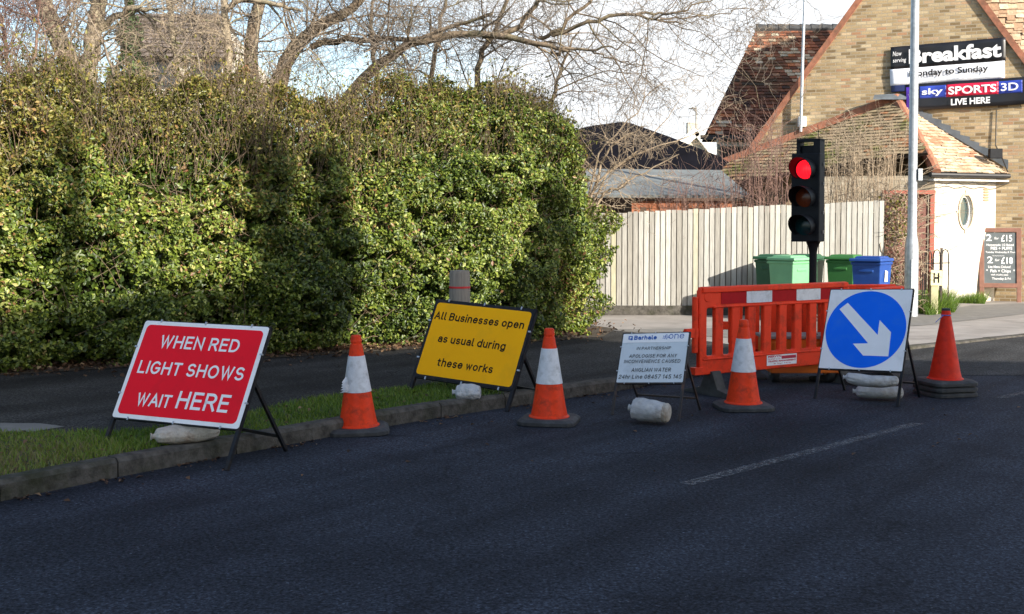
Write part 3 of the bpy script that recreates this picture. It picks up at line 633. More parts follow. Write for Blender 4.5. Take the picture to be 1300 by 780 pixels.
tl = np.array(tl); V, F = cards(tl, rng.normal(0, 1, tl.shape)+[0, 0, .6], .042, .5); npmesh('shoot_leaves', V, F, M['leaf2'], hedge, np.repeat(rng.random(len(tl))*.8, 2))
# leaf litter along the hedge foot and in the gutter
u = rng.uniform(0, HL*.93, 9000); x, y, nx, ny = hpath(u); o_ = rng.exponential(.22, 9000)-.25; P4 = np.c_[x+nx*o_, y+ny*o_, .10+rng.random(9000)*.05]
V, F = cards(P4, rng.normal(0, .5, P4.shape)+[0, 0, 1], .055, .6); tag(npmesh('leaf_litter', V, F, M['litter'], None, np.repeat(rng.random(9000), 2)), 'brown fallen leaves lying along the foot of the hedge', 'fallen leaves', kind='stuff')
g = []
for k in range(700):
    i = rng.integers(2, 11); t = rng.random(); p = Vector(KERB[i])*(1-t)+Vector(KERB[i+1])*t; dd = (Vector(KERB[i+1])-Vector(KERB[i])).normalized(); s_ = rng.exponential(.07)+.01
    if np.sin(i*2.1+t*9)+rng.normal(0, .6) > .2: g.append((p.x+dd.y*s_, p.y-dd.x*s_, .008))
for k in range(160): g.append((rng.uniform(-3, 7), rng.uniform(7, 15), .008))
g = np.array(g); V, F = cards(g, rng.normal(0, .2, g.shape)+[0, 0, 1], .035, .6); tag(npmesh('gutter_debris', V, F, M['litter'], None, np.repeat(rng.random(len(g)), 2)), 'scattered dead leaves and grit in the gutter beside the kerb', 'debris', kind='stuff')
sheet('hedge_bed', [(HA+HD*-6.2+HN*.25)[:2], (HB+HN*.28)[:2], (1.5, 16.9), (.6, 18.4), (-2, 18.2), (-11, 12.6)], .098, M['earth'])

# ------------------------------------------------------------------ fence
def make_fence():
    t = thing('fence', 'pale weathered closeboard timber fence behind the wheelie bins', 'fence', (4, 20.5, 0))
    x0, x1 = .2, 6.5; y = 20.5; bb = MB(); n = 66; w = (x1-x0)/n
    for i in range(n):
        xa = x0+w*i; ztop = 1.79+.225*(xa-1.6)/4.9+random.uniform(-.012, .012); yo = y+random.uniform(-.004, .004)
        bb.box((xa+w/2, yo, (.17+ztop)/2), (w*.84, .016, ztop-.17), r=random.random())
    bb.build('boards', M['fence'], t)
    b2 = MB(); b2.box(((x0+x1)/2, y+.03, 1.0), (x1-x0, .02, 1.6)); 
    for z in (.45, 1.1, 1.6): b2.box(((x0+x1)/2, y+.07, z), (x1-x0, .05, .09))
    b2.build('rails', M['darkwood'], t)
    gb = MB(); gb.box(((x0+x1)/2, y-.01, .09), (x1-x0, .06, .18)); gb.build('gravel_board', M['kerb'], t, bevel=.008)
    for x in (x0+.1, 2.3, 4.3, x1-.04): p = MB(); p.box((x, y+.10, .95), (.09, .09, 1.9)); p.build('post', M['darkwood'], t)
make_fence()

# ------------------------------------------------------------------ tile roofs
def tiles(b, O, ex, ey, poly, tw_=.17, g_=.10, lift=.02, tilt=.022, jit=.004, mi=0, patchseed=1):
    O = Vector(O); ex = Vector(ex).normalized(); ey = Vector(ey).normalized(); n = ex.cross(ey).normalized()
    us = [p[0] for p in poly]; vs = [p[1] for p in poly]; v = min(vs); row = 0
    while v < max(vs)-.02:
        vm = v+g_/2; xs = []
        for i in range(len(poly)):
            (ua, va), (ub, vb) = poly[i], poly[(i+1) % len(poly)]
            if (va > vm) != (vb > vm): xs.append(ua+(ub-ua)*(vm-va)/(vb-va))
        if len(xs) >= 2:
            a, c = min(xs), max(xs); u_ = a-(row % 2)*tw_/2-random.random()*.01
            while u_ < c:
                ua, ub = max(u_, a), min(u_+tw_-.004, c)
                if ub-ua > .02:
                    j = [random.uniform(-jit, jit) for _ in range(4)]; sag = .012*math.sin(u_*1.7+patchseed)+.008*math.sin(v*2.3)
                    p = [O+ex*ua+ey*(v+j[0]*2)+n*(lift+tilt+j[1]+sag), O+ex*ub+ey*(v+j[0]*2)+n*(lift+tilt+j[2]+sag), O+ex*ub+ey*(v+g_+.03)+n*(lift+sag), O+ex*ua+ey*(v+g_+.03)+n*(lift+sag)]
                    q = [p[0]-n*.018, p[1]-n*.018]; rr = min(1, max(0, .5+.20*math.sin(u_*1.3+v*.9+patchseed)+.12*math.sin(v*3.1)+random.gauss(0, .24)))
                    b.add(p+q, [(0, 1, 2, 3), (4, 5, 1, 0)], mi, rr)
                u_ += tw_
        v += g_; row += 1
def roof_from_points(parent, name, pts3, m, up=None, **kw):
    """pts3: planar world polygon; tiles laid horizontally on it"""
    pts3 = [Vector(p) for p in pts3]; n = (pts3[1]-pts3[0]).cross(pts3[2]-pts3[0]).normalized()
    if n.z < 0: n = -n
    ex = Vector((0, 0, 1)).cross(n).normalized(); ey = n.cross(ex).normalized(); O = pts3[0]
    poly = [((p-O).dot(ex), (p-O).dot(ey)) for p in pts3]; pl = [O+ex*a+ey*c for a, c in poly]
    b = MB()
    if (pl[1]-pl[0]).cross(pl[2]-pl[0]).dot(n) < 0: pl = pl[::-1]
    b.slab(pl, .06, 1); tiles(b, O, ex, ey, poly, **kw); return b.build(name, [m, M['underlay']], parent)

# ------------------------------------------------------------------ the public house
TH = R(24); P0 = Vector((10.0, 24.3, 0)); DR = Vector((math.cos(TH), -math.sin(TH), 0)); WN = Vector((-math.sin(TH), -math.cos(TH), 0))
def ow(x, y): return at_plane(x, y, P0, WN)
pub = thing('pub_building', 'yellow brick pub building with steep gable and old red tiled roofs', 'pub', (9.5, 26, 0))
ax = (P0, DR, Vector((0, 0, 1)))
apex = ow(1167, -103); vr = ow(1392, 200); vl = ow(935, 216)
A0 = P0+DR*(vl-P0).dot(DR); B0 = P0+DR*(vr-P0).dot(DR)
w = MB(); w.slab([A0, B0, vr, apex, vl], .3, 0, ax); w.build('gable_wall', M['gault'], pub)
# verges of the gable
vg = MB()
for a, b_ in ((apex, vl), (apex, vr)):
    d_ = (b_-a).normalized(); o_ = WN*.03
    vg.bar(a+o_+Vector((0, 0, .02)), b_+o_+Vector((0, 0, .02)), .12, .07, up=WN)
vg.build('verge', M['hiptile'], pub)
# extension
ext_c = at_y(1187, 225, 23.6); ext_c.z = 2.60; ext_r = P0.copy(); ext_r.z = 2.60
ap = ow(1137, 128)+WN*.02; rj = ow(1280, 214)+WN*.02; lj = ow(905, 214)+WN*.02
ewd = (ext_r-ext_c).normalized(); ewn = Vector((ewd.y, -ewd.x, 0))
wall = MB(); c0 = Vector((ext_c.x, ext_c.y, 0)); r0 = P0.copy()
# white wall with a tall oval opening
W1 = (ext_r-ext_c).length; Ml = Matrix((ewd, Vector((0, 0, 1)), ewn)).transposed().to_4x4(); Ml.translation = c0-ewn*.14
def on_ext(x, y): p = at_plane(x, y, c0, ewn); return (p-c0).dot(ewd), p.z
ou, oz = on_ext(1226, 269); 
plm = plate([rrect(0, 0, W1, 2.58, .002, 1), circ(ou, oz, .175, 40, .34)], .28)
uvl = plm.uv_layers.new(name='UVMap')
for lp in plm.loops: co = plm.vertices[lp.vertex_index].co; uvl.data[lp.index].uv = (co.x, co.y)
wwall = put(plm, 'white_wall', M['whitebrick'], pub, Ml)
pf = plate([circ(ou, oz, .175, 40, .34), circ(ou, oz, .135, 40, .295)], .06)
win = put(pf, 'oval_window', M['fascia'], pub, Ml @ Matrix.Translation((0, 0, .07)))
gm = plate([circ(ou, oz, .14, 40, .30)], .01); put(gm, 'pane', M['glass'], win, Ml @ Matrix.Translation((0, 0, .05)))
tr = MB()
def ebox(u_, z_, w_, h_, d_, mi=0): tr.box((u_, z_, .14+d_/2), (w_, h_, d_), Ml, mi)
for dx, dz, ww, hh in ((0, .385, .055, .11), (0, -.385, .055, .11), (.215, 0, .09, .05), (-.215, 0, .09, .05)): ebox(ou+dx, oz+dz, ww, hh, .018)
tr.build('window_keystones', M['whitebrick'] if False else mat('sand_keystone', (.60, .52, .38), .85), pub)
rg = plate([circ(ou, oz, .215, 40, .375), circ(ou, oz, .178, 40, .343)], .03); put(rg, 'window_surround', mat('brick_surround', (.52, .42, .30), .85, var=.25, vs=18), win, Ml @ Matrix.Translation((0, 0, .15)))
av = MB(); vu, vz = on_ext(1251.5, 247.5)
for k in range(5): av.box((vu, vz-.11+k*.055, .15), (.13, .035, .02), Ml)
av.build('air_brick', mat('terracotta', (.55, .25, .14), .8), pub)
# shaded left wall of the extension
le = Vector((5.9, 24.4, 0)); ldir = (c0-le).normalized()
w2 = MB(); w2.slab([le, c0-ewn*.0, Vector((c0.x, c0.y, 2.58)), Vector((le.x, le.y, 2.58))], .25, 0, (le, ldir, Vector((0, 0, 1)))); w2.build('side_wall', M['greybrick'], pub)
# roofs of the extension (left slope, right slope)
over = -ewn*-.18
eC = ext_c+Vector((-.05, -.18, .02)); eR = rj+Vector((.0, 0, 0)); eR2 = Vector((ext_r.x, ext_r.y, 2.62))+ewn*.18+ewd*.15
nL = (eC-ap).cross(lj-ap).normalized()
roof_from_points(pub, 'left_roof_slope', [ap, lj, lj+(eC-lj)*.12+Vector((-.1, -.5, -.30)), eC], M['tilemoss'], tw_=.19, g_=.105, tilt=.03, jit=.006)
roof_from_points(pub, 'right_roof_slope', [ap, eC, eR2, eR], M['tilepale'], tw_=.17, g_=.10, tilt=.03, jit=.009, patchseed=3)
hp_ = MB(); hd = (eC-ap); nseg = 9
for k in range(nseg): a = ap+hd*(k/nseg)+Vector((0, 0, .06)); b_ = ap+hd*((k+1.12)/nseg)+Vector((0, 0, .035)); hp_.tube([a, b_], [.115, .10], 10, r=random.random())
for k in range(14): a = ap+(lj-ap)*(k/14)+WN*.07+Vector((0, 0, .05)); b_ = ap+(lj-ap)*((k+1)/14)+WN*.07+Vector((0, 0, .05)); hp_.bar(a, b_, .15, .05, up=WN)
hp_.build('hip_tiles', M['hiptile'], pub)
fl = MB(); st = 12
for k in range(st):
    a = ap+(rj-ap)*(k/st); b_ = ap+(rj-ap)*((k+1)/st); fl.slab([a+WN*.03+Vector((0, 0, -.02)), b_+WN*.03+Vector((0, 0, -.02)), b_+WN*.03+Vector((0, 0, .17)), a+WN*.03+Vector((0, 0, .10))], .01)
fl.add([ap+WN*.25+Vector((-.45, 0, .0)), ap+WN*.25+Vector((.25, 0, 0)), ap+WN*.03+Vector((.25, 0, .16)), ap+WN*.03+Vector((-.45, 0, .12))], [(0, 1, 2, 3)])
fl.build('lead_flashing', M['lead'], pub)
gu_ = MB(); gu_.tube([eC+Vector((-.12, -.03, -.03)), eR2+ewn*.02+Vector((0, 0, -.03))], .05, 10); gu_.build('gutter', M['gutter'], pub)
fb = MB(); fb.bar(eC+ewn*-.02+Vector((-.05, .04, -.13)), eR2-ewn*.05+Vector((0, 0, -.13)), .03, .13, up=ewn); fb.build('fascia_board', M['fascia'], pub)
cb = MB(); pp = [eC+(eR2-eC)*(k/14)+ewn*.02+Vector((0, 0, -.17-.05*math.sin(k*.9)**2)) for k in range(15)]; cb.tube(pp, .012, 5); cb.tube([pp[0]+Vector((-.3, 0, .05)), pp[0]], .012, 5)
cp = ow(1265, 140); cb.tube([cp+WN*.04, ow(1264, 185)+WN*.05, ow(1272, 200)+WN*.2, eR2+Vector((0, 0, .02))], .012, 5); cb.build('cable', M['cable'], pub)
fld = MB(); c_ = ow(1264, 196)+WN*.25; fld.box(c_, (.26, .12, .2), None); fld.build('floodlight', M['sigblack'], pub, bevel=.01)
# upper right roof slope beyond the gable's verge
RB = [apex+Vector((.05, .25, 0)), vr+Vector((.1, .25, -.1)), at_y(1480, 120, 24.0), at_y(1420, -160, 27.5)]
nn = (RB[1]-RB[0]).cross(RB[2]-RB[0]).normalized(); RB[3] = RB[3]-nn*((RB[3]-RB[0]).dot(nn))
roof_from_points(pub, 'right_main_roof', RB, M['tilepale'], tw_=.18, g_=.11, tilt=.035, jit=.02, patchseed=5)
# rear left wing, dark red tiles
we = [at_y(897, 172, 28.5), at_y(1040, 172, 28.5), at_y(1125, 20, 31.2), at_y(960, 38, 31.2)]
we[1].z = we[0].z; we[2].z = we[3].z
wn_ = (we[1]-we[0]).cross(we[3]-we[0]).normalized(); we[2] -= wn_*((we[2]-we[0]).dot(wn_))
roof_from_points(pub, 'wing_roof', we, M['tilered'], tw_=.19, g_=.12, tilt=.03, jit=.008, patchseed=2)
rt = MB(); a, b_ = we[3], we[2]
for k in range(12): rt.tube([a+(b_-a)*(k/12)+Vector((0, 0, .03)), a+(b_-a)*((k+1.08)/12)+Vector((0, 0, .02))], [.13, .115], 8)
rt.build('ridge_tiles', M['rubber'], pub)
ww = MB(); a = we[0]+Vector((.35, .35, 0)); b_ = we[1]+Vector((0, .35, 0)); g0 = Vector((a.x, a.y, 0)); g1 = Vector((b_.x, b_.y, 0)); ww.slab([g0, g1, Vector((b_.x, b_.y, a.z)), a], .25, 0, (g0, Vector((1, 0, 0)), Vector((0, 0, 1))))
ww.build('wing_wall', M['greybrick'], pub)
bkr = [we[3], we[2], we[2]+Vector((0, 3.2, -2.7)), we[3]+Vector((-.9, 3.2, -2.7))]; bb = MB(); bb.slab([Vector(p) for p in bkr], .05); bb.build('rear_roof_slope', M['blackroof'], pub)
sg = MB(); sg.bar(we[0]+Vector((-.15, -.02, -.05)), we[1]+Vector((0, -.02, -.05)), .10, .10); sg.build('wing_gutter', M['gutter'], pub)
wi = MB(); wc_ = at_y(932, 183, 28.7); wi.box((wc_.x+.15, a.y-.03, wc_.z), (.95, .05, .10)); wo_ = wi.build('window_frame', M['fascia'], pub)
wg = MB(); wg.box((wc_.x+.15, a.y-.02, wc_.z-.33), (.9, .04, .5)); wg.build('wing_window', M['darkglass'], pub)
# antenna pole on the gable
an = thing('antenna_pole', 'slim white metal pole standing against the brick gable', 'pole', tuple(ow(1018, 168)+WN*.1))
q = MB(); q.tube([ow(1018, 168)+WN*.14, ow(1021, 60)+WN*.14, ow(1026, -80)+WN*.14], [.035, .033, .025], 10); q.build('pole', M['galv'], an)
q = MB(); q.box(ow(1019, 155)+WN*.07, (.16, .14, .22)); q.build('bracket', M['fascia'], an)

# banners hung on the gable
def banner_frame(tl, tr_, bl, out):
    a = ow(*tl)+WN*out; b_ = ow(*tr_)+WN*out; c_ = ow(*bl)+WN*out; ex = (b_-a).normalized(); ey = ex.cross(-WN); ey = WN.cross(ex)
    h = (a-c_).dot(ey); m = Matrix((ex, ey, WN)).transposed().to_4x4(); m.translation = a-ey*h; return m, (b_-a).length, h
def cloth(wd, ht, M_, m, name, parent, zoff, x0=0, y0=0, amp=.012, nx=24, ny=6):
    b = MB(); vs = []; fs = []
    for j in range(ny+1):
        for i in range(nx+1):
            x = x0+wd*i/nx; y = y0+ht*j/ny; vs.append(M_ @ Vector((x, y, zoff+amp*math.sin(x*5+y*4)+amp*.6*math.sin(x*11-y*6))))
    for j in range(ny):
        for i in range(nx): k = j*(nx+1)+i; fs.append((k, k+1, k+nx+2, k+nx+1))
    b.add(vs, fs); o = b.build(name, m, parent, smooth=True); so_ = o.modifiers.new('thick', 'SOLIDIFY'); so_.thickness = .003; return o
bm_, bw_, bh_ = banner_frame((1131, 60.5), (1276.6, 48.2), (1129, 118), .06)
BK = thing('breakfast_banner', 'black and white breakfast banner, upper one on the brick gable', 'banner', tuple(bm_.translation))
cloth(bw_, bh_*.5, bm_, M['bannerblack'], 'black_cloth', BK, 0, 0, bh_*.5)
cloth(bw_, bh_*.36, bm_, M['bannerwhite'], 'white_cloth', BK, .002, -.02, bh_*.14+.004)
cloth(bw_*.98, bh_*.14, bm_, M['bannernavy'], 'navy_strip', BK, 0, 0, 0)
def P_(fx, fy): return fx*bw_, fy*bh_
tx = [textT('Breakfast', .165*bw_, .965*bw_, .605*bh_, .29*bh_, .035, 0, .03, 0), textT('Monday to Sunday', .165*bw_, .85*bw_, .315*bh_, .125*bh_, .02, 0, .03, 1),
      textT('Now', .02*bw_, .10*bw_, .79*bh_, .10*bh_, 0, .2, .03, 0), textT('serving', .02*bw_, .14*bw_, .65*bh_, .09*bh_, 0, .2, .03, 0), textT('served all day in the bar and restaurant', .32*bw_, .90*bw_, .20*bh_, .04*bh_, 0, 0, .03, 2)]
letters(tx, 'lettering', [M['inkwhite'], M['ink'], M['signgrey']], BK, bm_)
sm_, sw_, sh_ = banner_frame((1150, 108.5), (1300, 98.5), (1152, 141.5), .075); sw_ *= 1.06
SK = thing('sports_banner', 'blue and red sports screening banner, lower one on the brick gable', 'banner', tuple(sm_.translation))
cloth(sw_, sh_, sm_, M['bannerblack'], 'cloth', SK, 0, 0, 0)
def bar2(x0, x1, y0, y1, m, nm, z): cloth((x1-x0)*sw_, (y1-y0)*sh_, sm_, m, nm, SK, z, x0*sw_, y0*sh_)
bar2(.005, .09, 0, .9, M['bannerviolet'], 'violet_panel', .004)
bar2(.115, .33, .44, .90, M['bannerblue'], 'blue_panel', .004); bar2(.33, .745, .44, .90, M['bannerred'], 'red_panel', .004); bar2(.745, .93, .44, .90, M['bannerblue'], 'blue_panel', .004)
tx = [textT('sky', .135*sw_, .305*sw_, .58*sh_, .22*sh_, .02, 0, .028, 0), textT('SPORTS', .35*sw_, .73*sw_, .53*sh_, .27*sh_, .025, 0, .028, 0), textT('3D', .765*sw_, .90*sw_, .54*sh_, .27*sh_, .015, 0, .028, 0), textT('LIVE HERE', .37*sw_, .68*sw_, .12*sh_, .22*sh_, .03, 0, .028, 0)]
letters(tx, 'lettering', M['inkwhite'], SK, sm_)

# chalkboard
cbm = Matrix.Translation((0, 0, 0)); pb = at_z(1270, 384.5); cy = R(-14)
CB = thing('chalkboard_sign', 'tall wooden A-board chalkboard with prices outside the pub', 'chalkboard', (pb.x, pb.y, .012), cy)
def cbM(tilt): return Matrix.Translation((0, 0, 0)) @ Matrix.Rotation(R(90)-tilt, 4, 'X')
CM = MW[CB.name] @ Matrix.Rotation(R(90-8), 4, 'X')
BWd, BHt = .80, 1.52
me = plate([rrect(-BWd/2, .30, BWd/2, BHt, .01, 1), rrect(-BWd/2+.085, .38, BWd/2-.085, BHt-.075, .01, 1)], .05, .006); put(me, 'frame', M['boardframe'], CB, CM)
for s_ in (-1, 1):
    l_ = MB(); l_.box((s_*(BWd/2-.045), .15, 0), (.085, .32, .045), CM); l_.build('leg', M['boardframe'], CB, bevel=.004)
    l_ = MB(); l_.bar(MW[CB.name] @ Vector((s_*(BWd/2-.06), .22, BHt-.1)), MW[CB.name] @ Vector((s_*(BWd/2-.06), .75, 0)), .05, .035); l_.build('rear_leg', M['boardframe'], CB)
l_ = MB(); l_.box((0, .88, -.005), (BWd-.16, 1.10, .02), CM); l_.build('board', M['chalk'], CB)
H_ = BHt; x0 = -BWd/2+.13; x1 = BWd/2-.12; z = .0065
tx = [textT('2', x0, x0+.11, 1.26, .13, .01, 0, z, 0), textT('for', x0+.16, x0+.25, 1.29, .05, 0, .2, z, 0), textT('£15', x0+.29, x0+.50, 1.25, .13, .01, 0, z, 0),
      textT('Homemade 1/2 Baked', x0+.01, x1-.02, 1.155, .045, .008, 0, z, 0), textT('PIES + PUFFS', x0+.09, x1-.05, 1.075, .06, .01, 0, z, 0), textT('Tuesday Wednesday & Thurs', x0-.01, x1+.02, 1.01, .035, .008, 0, z, 0), textT('~~~~~', x0+.12, x0+.35, .93, .05, 0, 0, z, 0),
      textT('2', x0+.02, x0+.13, .80, .13, .01, 0, z, 0), textT('for', x0+.17, x0+.26, .84, .05, 0, .2, z, 0), textT('£18', x0+.29, x0+.51, .79, .13, .01, 0, z, 0), textT('Lite Menu Deluxe!', x0+.04, x1-.08, .70, .05, .006, 0, z, 0),
      textT('*  Fish + Chips  *', x0, x1, .61, .06, .008, 0, z, 0), textT('with mushy peas', x0+.09, x1-.13, .545, .035, .006, 0, z, 0), textT('Thursday & Fri', x0+.11, x1-.08, .46, .045, .008, 0, z, 0)]
letters(tx, 'chalk_lettering', M['inkwhite'], CB, CM)

# ------------------------------------------------------------------ gate, railings, hydrant post, lamp column
gt_ = thing('timber_gate', 'reddish brown boarded gate between fence end and brick extension', 'gate', (7.35, 21.2, 0))
b = MB(); 
for k in range(8): b.box((6.78+k*.105, 21.25+k*.02, 1.28), (.1, .022, 1.75), r=random.random())
b.build('boards', M['gatewood'], gt_)
b = MB(); b.box((7.18, 21.28, 2.18), (.95, .07, .07)); b.box((7.63, 21.36, 1.1), (.08, .08, 2.2)); b.build('frame', mat('gate_frame', (.30, .08, .05), .7), gt_)
rl = thing('metal_railing', 'dark hoop topped metal railing beside the hydrant post', 'railing', (7.6, 20.9, 0))
b = MB()
for k in range(4):
    x = 7.2+k*.19; y = 20.9+k*.1; b.tube([(x, y, 0), (x, y, 1.05), (x+.02, y, 1.12), (x+.06, y, 1.15), (x+.1, y, 1.12), (x+.12, y, 1.05), (x+.12, y, 0)], .011, 6)
b.build('hoops', M['rustframe'], rl)
b = MB(); b.bar((7.15, 20.88, .25), (7.95, 21.3, .25), .02); b.bar((7.15, 20.88, .9), (7.95, 21.3, .9), .02); b.build('rail', M['rustframe'], rl)
b = MB(); b.bar((7.68, 20.98, 0), (7.68, 20.98, 1.18), .035); b.build('post', M['rustframe'], rl)
hy = thing('hydrant_post', 'short concrete post with letter H hydrant plate in the grass', 'marker post', (7.43, 20.6, 0))
b = MB(); b.box((7.43, 20.65, .38), (.13, .10, .76)); b.build('post', M['hydrant'], hy, bevel=.008)
b = MB(); b.box((7.45, 20.59, .66), (.20, .02, .27)); b.build('plate', mat('plate_yellow', (.62, .58, .34), .6), hy, bevel=.003)
put(merge([textT('H', 7.40, 7.50, .58, .16, .03)], Matrix(((1, 0, 0, 0), (0, 0, -1, 20.575), (0, 1, 0, 0), (0, 0, 0, 1)))), 'lettering', M['ink'], hy)
lc = thing('lamp_column', 'tall galvanised steel street lamp column by the fence end', 'street lamp', (6.88, 20.2, 0))
b = MB(); b.lathe([(.115, 0), (.115, 1.15), (.105, 1.3), (.082, 1.42), (.078, 1.6), (.074, 3.0), (.070, 5), (.060, 8.0)], 20, Matrix.Translation((6.88, 20.2, 0)) ); b.build('column', M['galv'], lc, smooth=True)
b = MB(); b.tube([(6.88, 20.2, 8), (6.8, 20.0, 8.4), (6.6, 19.6, 8.55), (6.4, 19.2, 8.55)], .035, 10); b.build('arm', M['galv'], lc, smooth=True)
b = MB(); b.box((6.3, 19.0, 8.52), (.22, .6, .12), taper=(.7, .9)); b.build('lantern', M['grey'], lc, bevel=.02)
b = MB(); b.box((6.88, 20.085, .75), (.09, .012, .5)); b.build('access_door', M['galv'], lc, bevel=.004)
b = MB(); b.box((6.98, 20.15, 2.45), (.07, .1, .20)); b.lathe([(.085, 1.83), (.085, 1.845)], 20, Matrix.Translation((6.88, 20.2, 0))); b.build('band_clamp', M['galv'], lc)

# ------------------------------------------------------------------ sheds and houses behind the fence
shed = thing('garden_shed', 'red boarded garden shed with grey felt roof behind the fence', 'shed', (3.5, 23.5, 0))
e1 = at_y(800, 247, 22.6); e2 = at_y(953, 248, 22.6); t1 = at_y(772, 214, 25.2); t2 = at_y(915, 216, 25.2)
b = MB(); b.slab([e1+Vector((-.9, 0, 0.0)), e2, t2, t1+Vector((-1.2, 0, 0))], .06); b.build('roof', M['felt'], shed)
b = MB()
for k in range(14): b.box(((e1.x+e2.x)/2, 22.8, .1+k*.145), (e2.x-e1.x-.1, .03, .135), Matrix.Identity(4), r=random.random())
b.build('cladding', M['redwood'], shed)
b = MB(); b.box(((e1.x+e2.x)/2, 23.9, 1.0), (e2.x-e1.x-.16, 2.1, 2.0)); b.build('walls', M['darkwood'], shed)
br = thing('black_roofed_barn', 'low outbuilding with matt black roof behind the grey shed', 'outbuilding', (3.5, 27, 0))
r1 = [at_y(x, y, 27.0) for x, y in ((660, 192), (700, 176), (745, 161), (785, 155), (800, 156), (850, 175), (925, 207), (925, 222), (660, 222))]
b = MB(); b.slab([Vector((p.x, 27+(3.9-p.z)*-.6, p.z)) for p in r1][::-1], .08); b.slab([Vector((p.x, 27+(3.9-p.z)*.6+.3, p.z)) for p in r1], .08); b.build('roof', M['blackroof'], br)
b = MB(); b.box(((r1[0].x+r1[6].x)/2, 27, 1.3), (r1[6].x-r1[0].x-.3, 1.9, 2.6)); b.build('walls', M['darkwood'], br)
gh = thing('white_gable_house', 'distant pale house with small gable left of the tiled wing', 'house', (7.2, 48, 0))
def yz(x, y): return at_y(x, y, 48)
b = MB(); b.slab([Vector((yz(862, 200).x, 48, 0)), Vector((yz(906, 200).x, 48, 0)), yz(906, 196), yz(884, 168), yz(862, 188)], .3); b.build('wall', M['render'], gh)
b = MB(); b.bar(yz(884, 167), yz(907, 196), .35, .5, up=(0, 1, 0)); b.bar(yz(884, 167), yz(858, 190), .35, .5, up=(0, 1, 0)); b.build('bargeboard', M['fascia'], gh)
b = MB(); b.slab([yz(884, 166), yz(907, 198), yz(907, 198)+Vector((0, 6, 0)), yz(884, 166)+Vector((0, 6, 0))], .1); b.slab([yz(884, 166)+Vector((0, 6, 0)), yz(858, 190)+Vector((0, 6, 0)), yz(858, 190), yz(884, 166)], .1); b.build('roof', M['tilepale'], gh)
b = MB(); b.box(yz(893, 173)+Vector((0, 3, 0)), (.45, .45, 1.6)); b.build('chimney', M['render'], gh)
ta = thing('roof_aerial', 'thin television aerial rising above the distant gable', 'aerial', tuple(yz(889, 196)))
b = MB(); b.tube([yz(889, 200)+Vector((0, 1, 0)), yz(888.5, 136)+Vector((0, 1, 0))], .035, 6); b.build('mast', M['grey'], ta)
b = MB(); b.tube([yz(879, 135)+Vector((0, 1, 0)), yz(890, 134)+Vector((0, 1, 0))], .025, 5)
for k in range(5): p = yz(880+k*2, 135)+Vector((0, 1, 0)); b.tube([p-Vector((0, .3, .0)), p+Vector((0, .3, 0))], .015, 4)
b.build('antenna', M['grey'], ta)
# house beyond the trees on the left
bh2 = thing('house_behind_trees', 'pale rendered house with brown tiled roof behind the bare trees', 'house', (-9, 32, 0))
h1, h2 = at_y(150, 74, 30), at_y(300, 74, 30); k1, k2 = at_y(172, 18, 33), at_y(287, 18, 33); h2.z = h1.z; k2.z = k1.z
roof_from_points(bh2, 'roof', [h1, h2, k2, k1], M['slate'], tw_=.3, g_=.30, tilt=.04)
b = MB(); b.slab([k1, k2, k2+Vector((.3, 3, -1.7)), k1+Vector((-.3, 3, -1.7))], .05); b.build('rear_roof', M['blackroof'], bh2)
b = MB(); b.box(((h1.x+h2.x)/2, 33, h1.z/2), (h2.x-h1.x-.3, 5.4, h1.z)); b.slab([h2+Vector((-.2, .3, 0)), h2+Vector((-.2, 5.7, 0)), k2+Vector((-.2, 0, 0))], .1); b.build('walls', M['render'], bh2)
for x, y in ((205, 95), (262, 95)): p = at_y(x, y, 30.2); b = MB(); b.box((p.x, 30.27, p.z), (.9, .06, .8)); f = b.build('window', M['fascia'], bh2); b = MB(); b.box((p.x, 30.225, p.z), (.78, .05, .68)); b.build('pane', M['darkglass'], f)

# ------------------------------------------------------------------ terrace across the road behind the viewer: it shades the road
hx = Vector((math.sin(SUN_AZ), -math.cos(SUN_AZ), 0)); sx_ = Vector((math.cos(SUN_AZ), math.sin(SUN_AZ), 0)); TE = math.tan(SUN_EL)
def TP(s, a, z): p = sx_*s+hx*a; return Vector((p.x, p.y, z))
ter = thing('terraced_house', 'tall brick terrace on the far side of the road, with ridge roof and chimneys', 'house', tuple(TP(0, 14, 0)))
RA = 14.0
def prism(b, s0, s1, k0, k1, a0=11.5, ar=RA, a1=17, mi=0, uv=True):
    z0 = k0+ar*TE; z1 = k1+ar*TE; e0, e1 = z0-2.2, z1-2.2
    p = [TP(s0, a0, 0), TP(s1, a0, 0), TP(s1, a0, e1), TP(s0, a0, e0), TP(s0, ar, z0), TP(s1, ar, z1), TP(s0, a1, e0), TP(s1, a1, e1), TP(s0, a1, 0), TP(s1, a1, 0)]
    b.add(p, [(1, 0, 3, 2), (2, 3, 4, 5), (5, 4, 6, 7), (7, 6, 8, 9), (0, 8, 6, 4, 3), (1, 2, 5, 7, 9)], mi)
b = MB(); prism(b, -5, 7.0, 5.83, 5.83); prism(b, 7.0, 8.28, 6.5, 6.3); prism(b, 8.28, 10.1, 4.72, 4.72); prism(b, 10.1, 10.9, 4.9, 4.6); prism(b, 10.25, 10.9, 5.3, 6.6, 13.2, 14.0, 14.9); prism(b, 10.9, 11.42, 6.7, 6.65, 13.2, 14.0, 14.9)
prism(b, 10.9, 11.8, 4.45, 3.85); prism(b, 11.8, 12.95, 3.8, 2.85); prism(b, 12.95, 14.4, 2.8, 2.1); b.build('walls', M['sidebrick'], ter)
def chim(s0, s1, k, base=5): b = MB(); zt = k+RA*TE; b.slab([TP(s0, RA-.3, base), TP(s1, RA-.3, base), TP(s1, RA-.3, zt), TP(s0, RA-.3, zt)], .6); b.build('chimney', M['sidebrick'], ter)
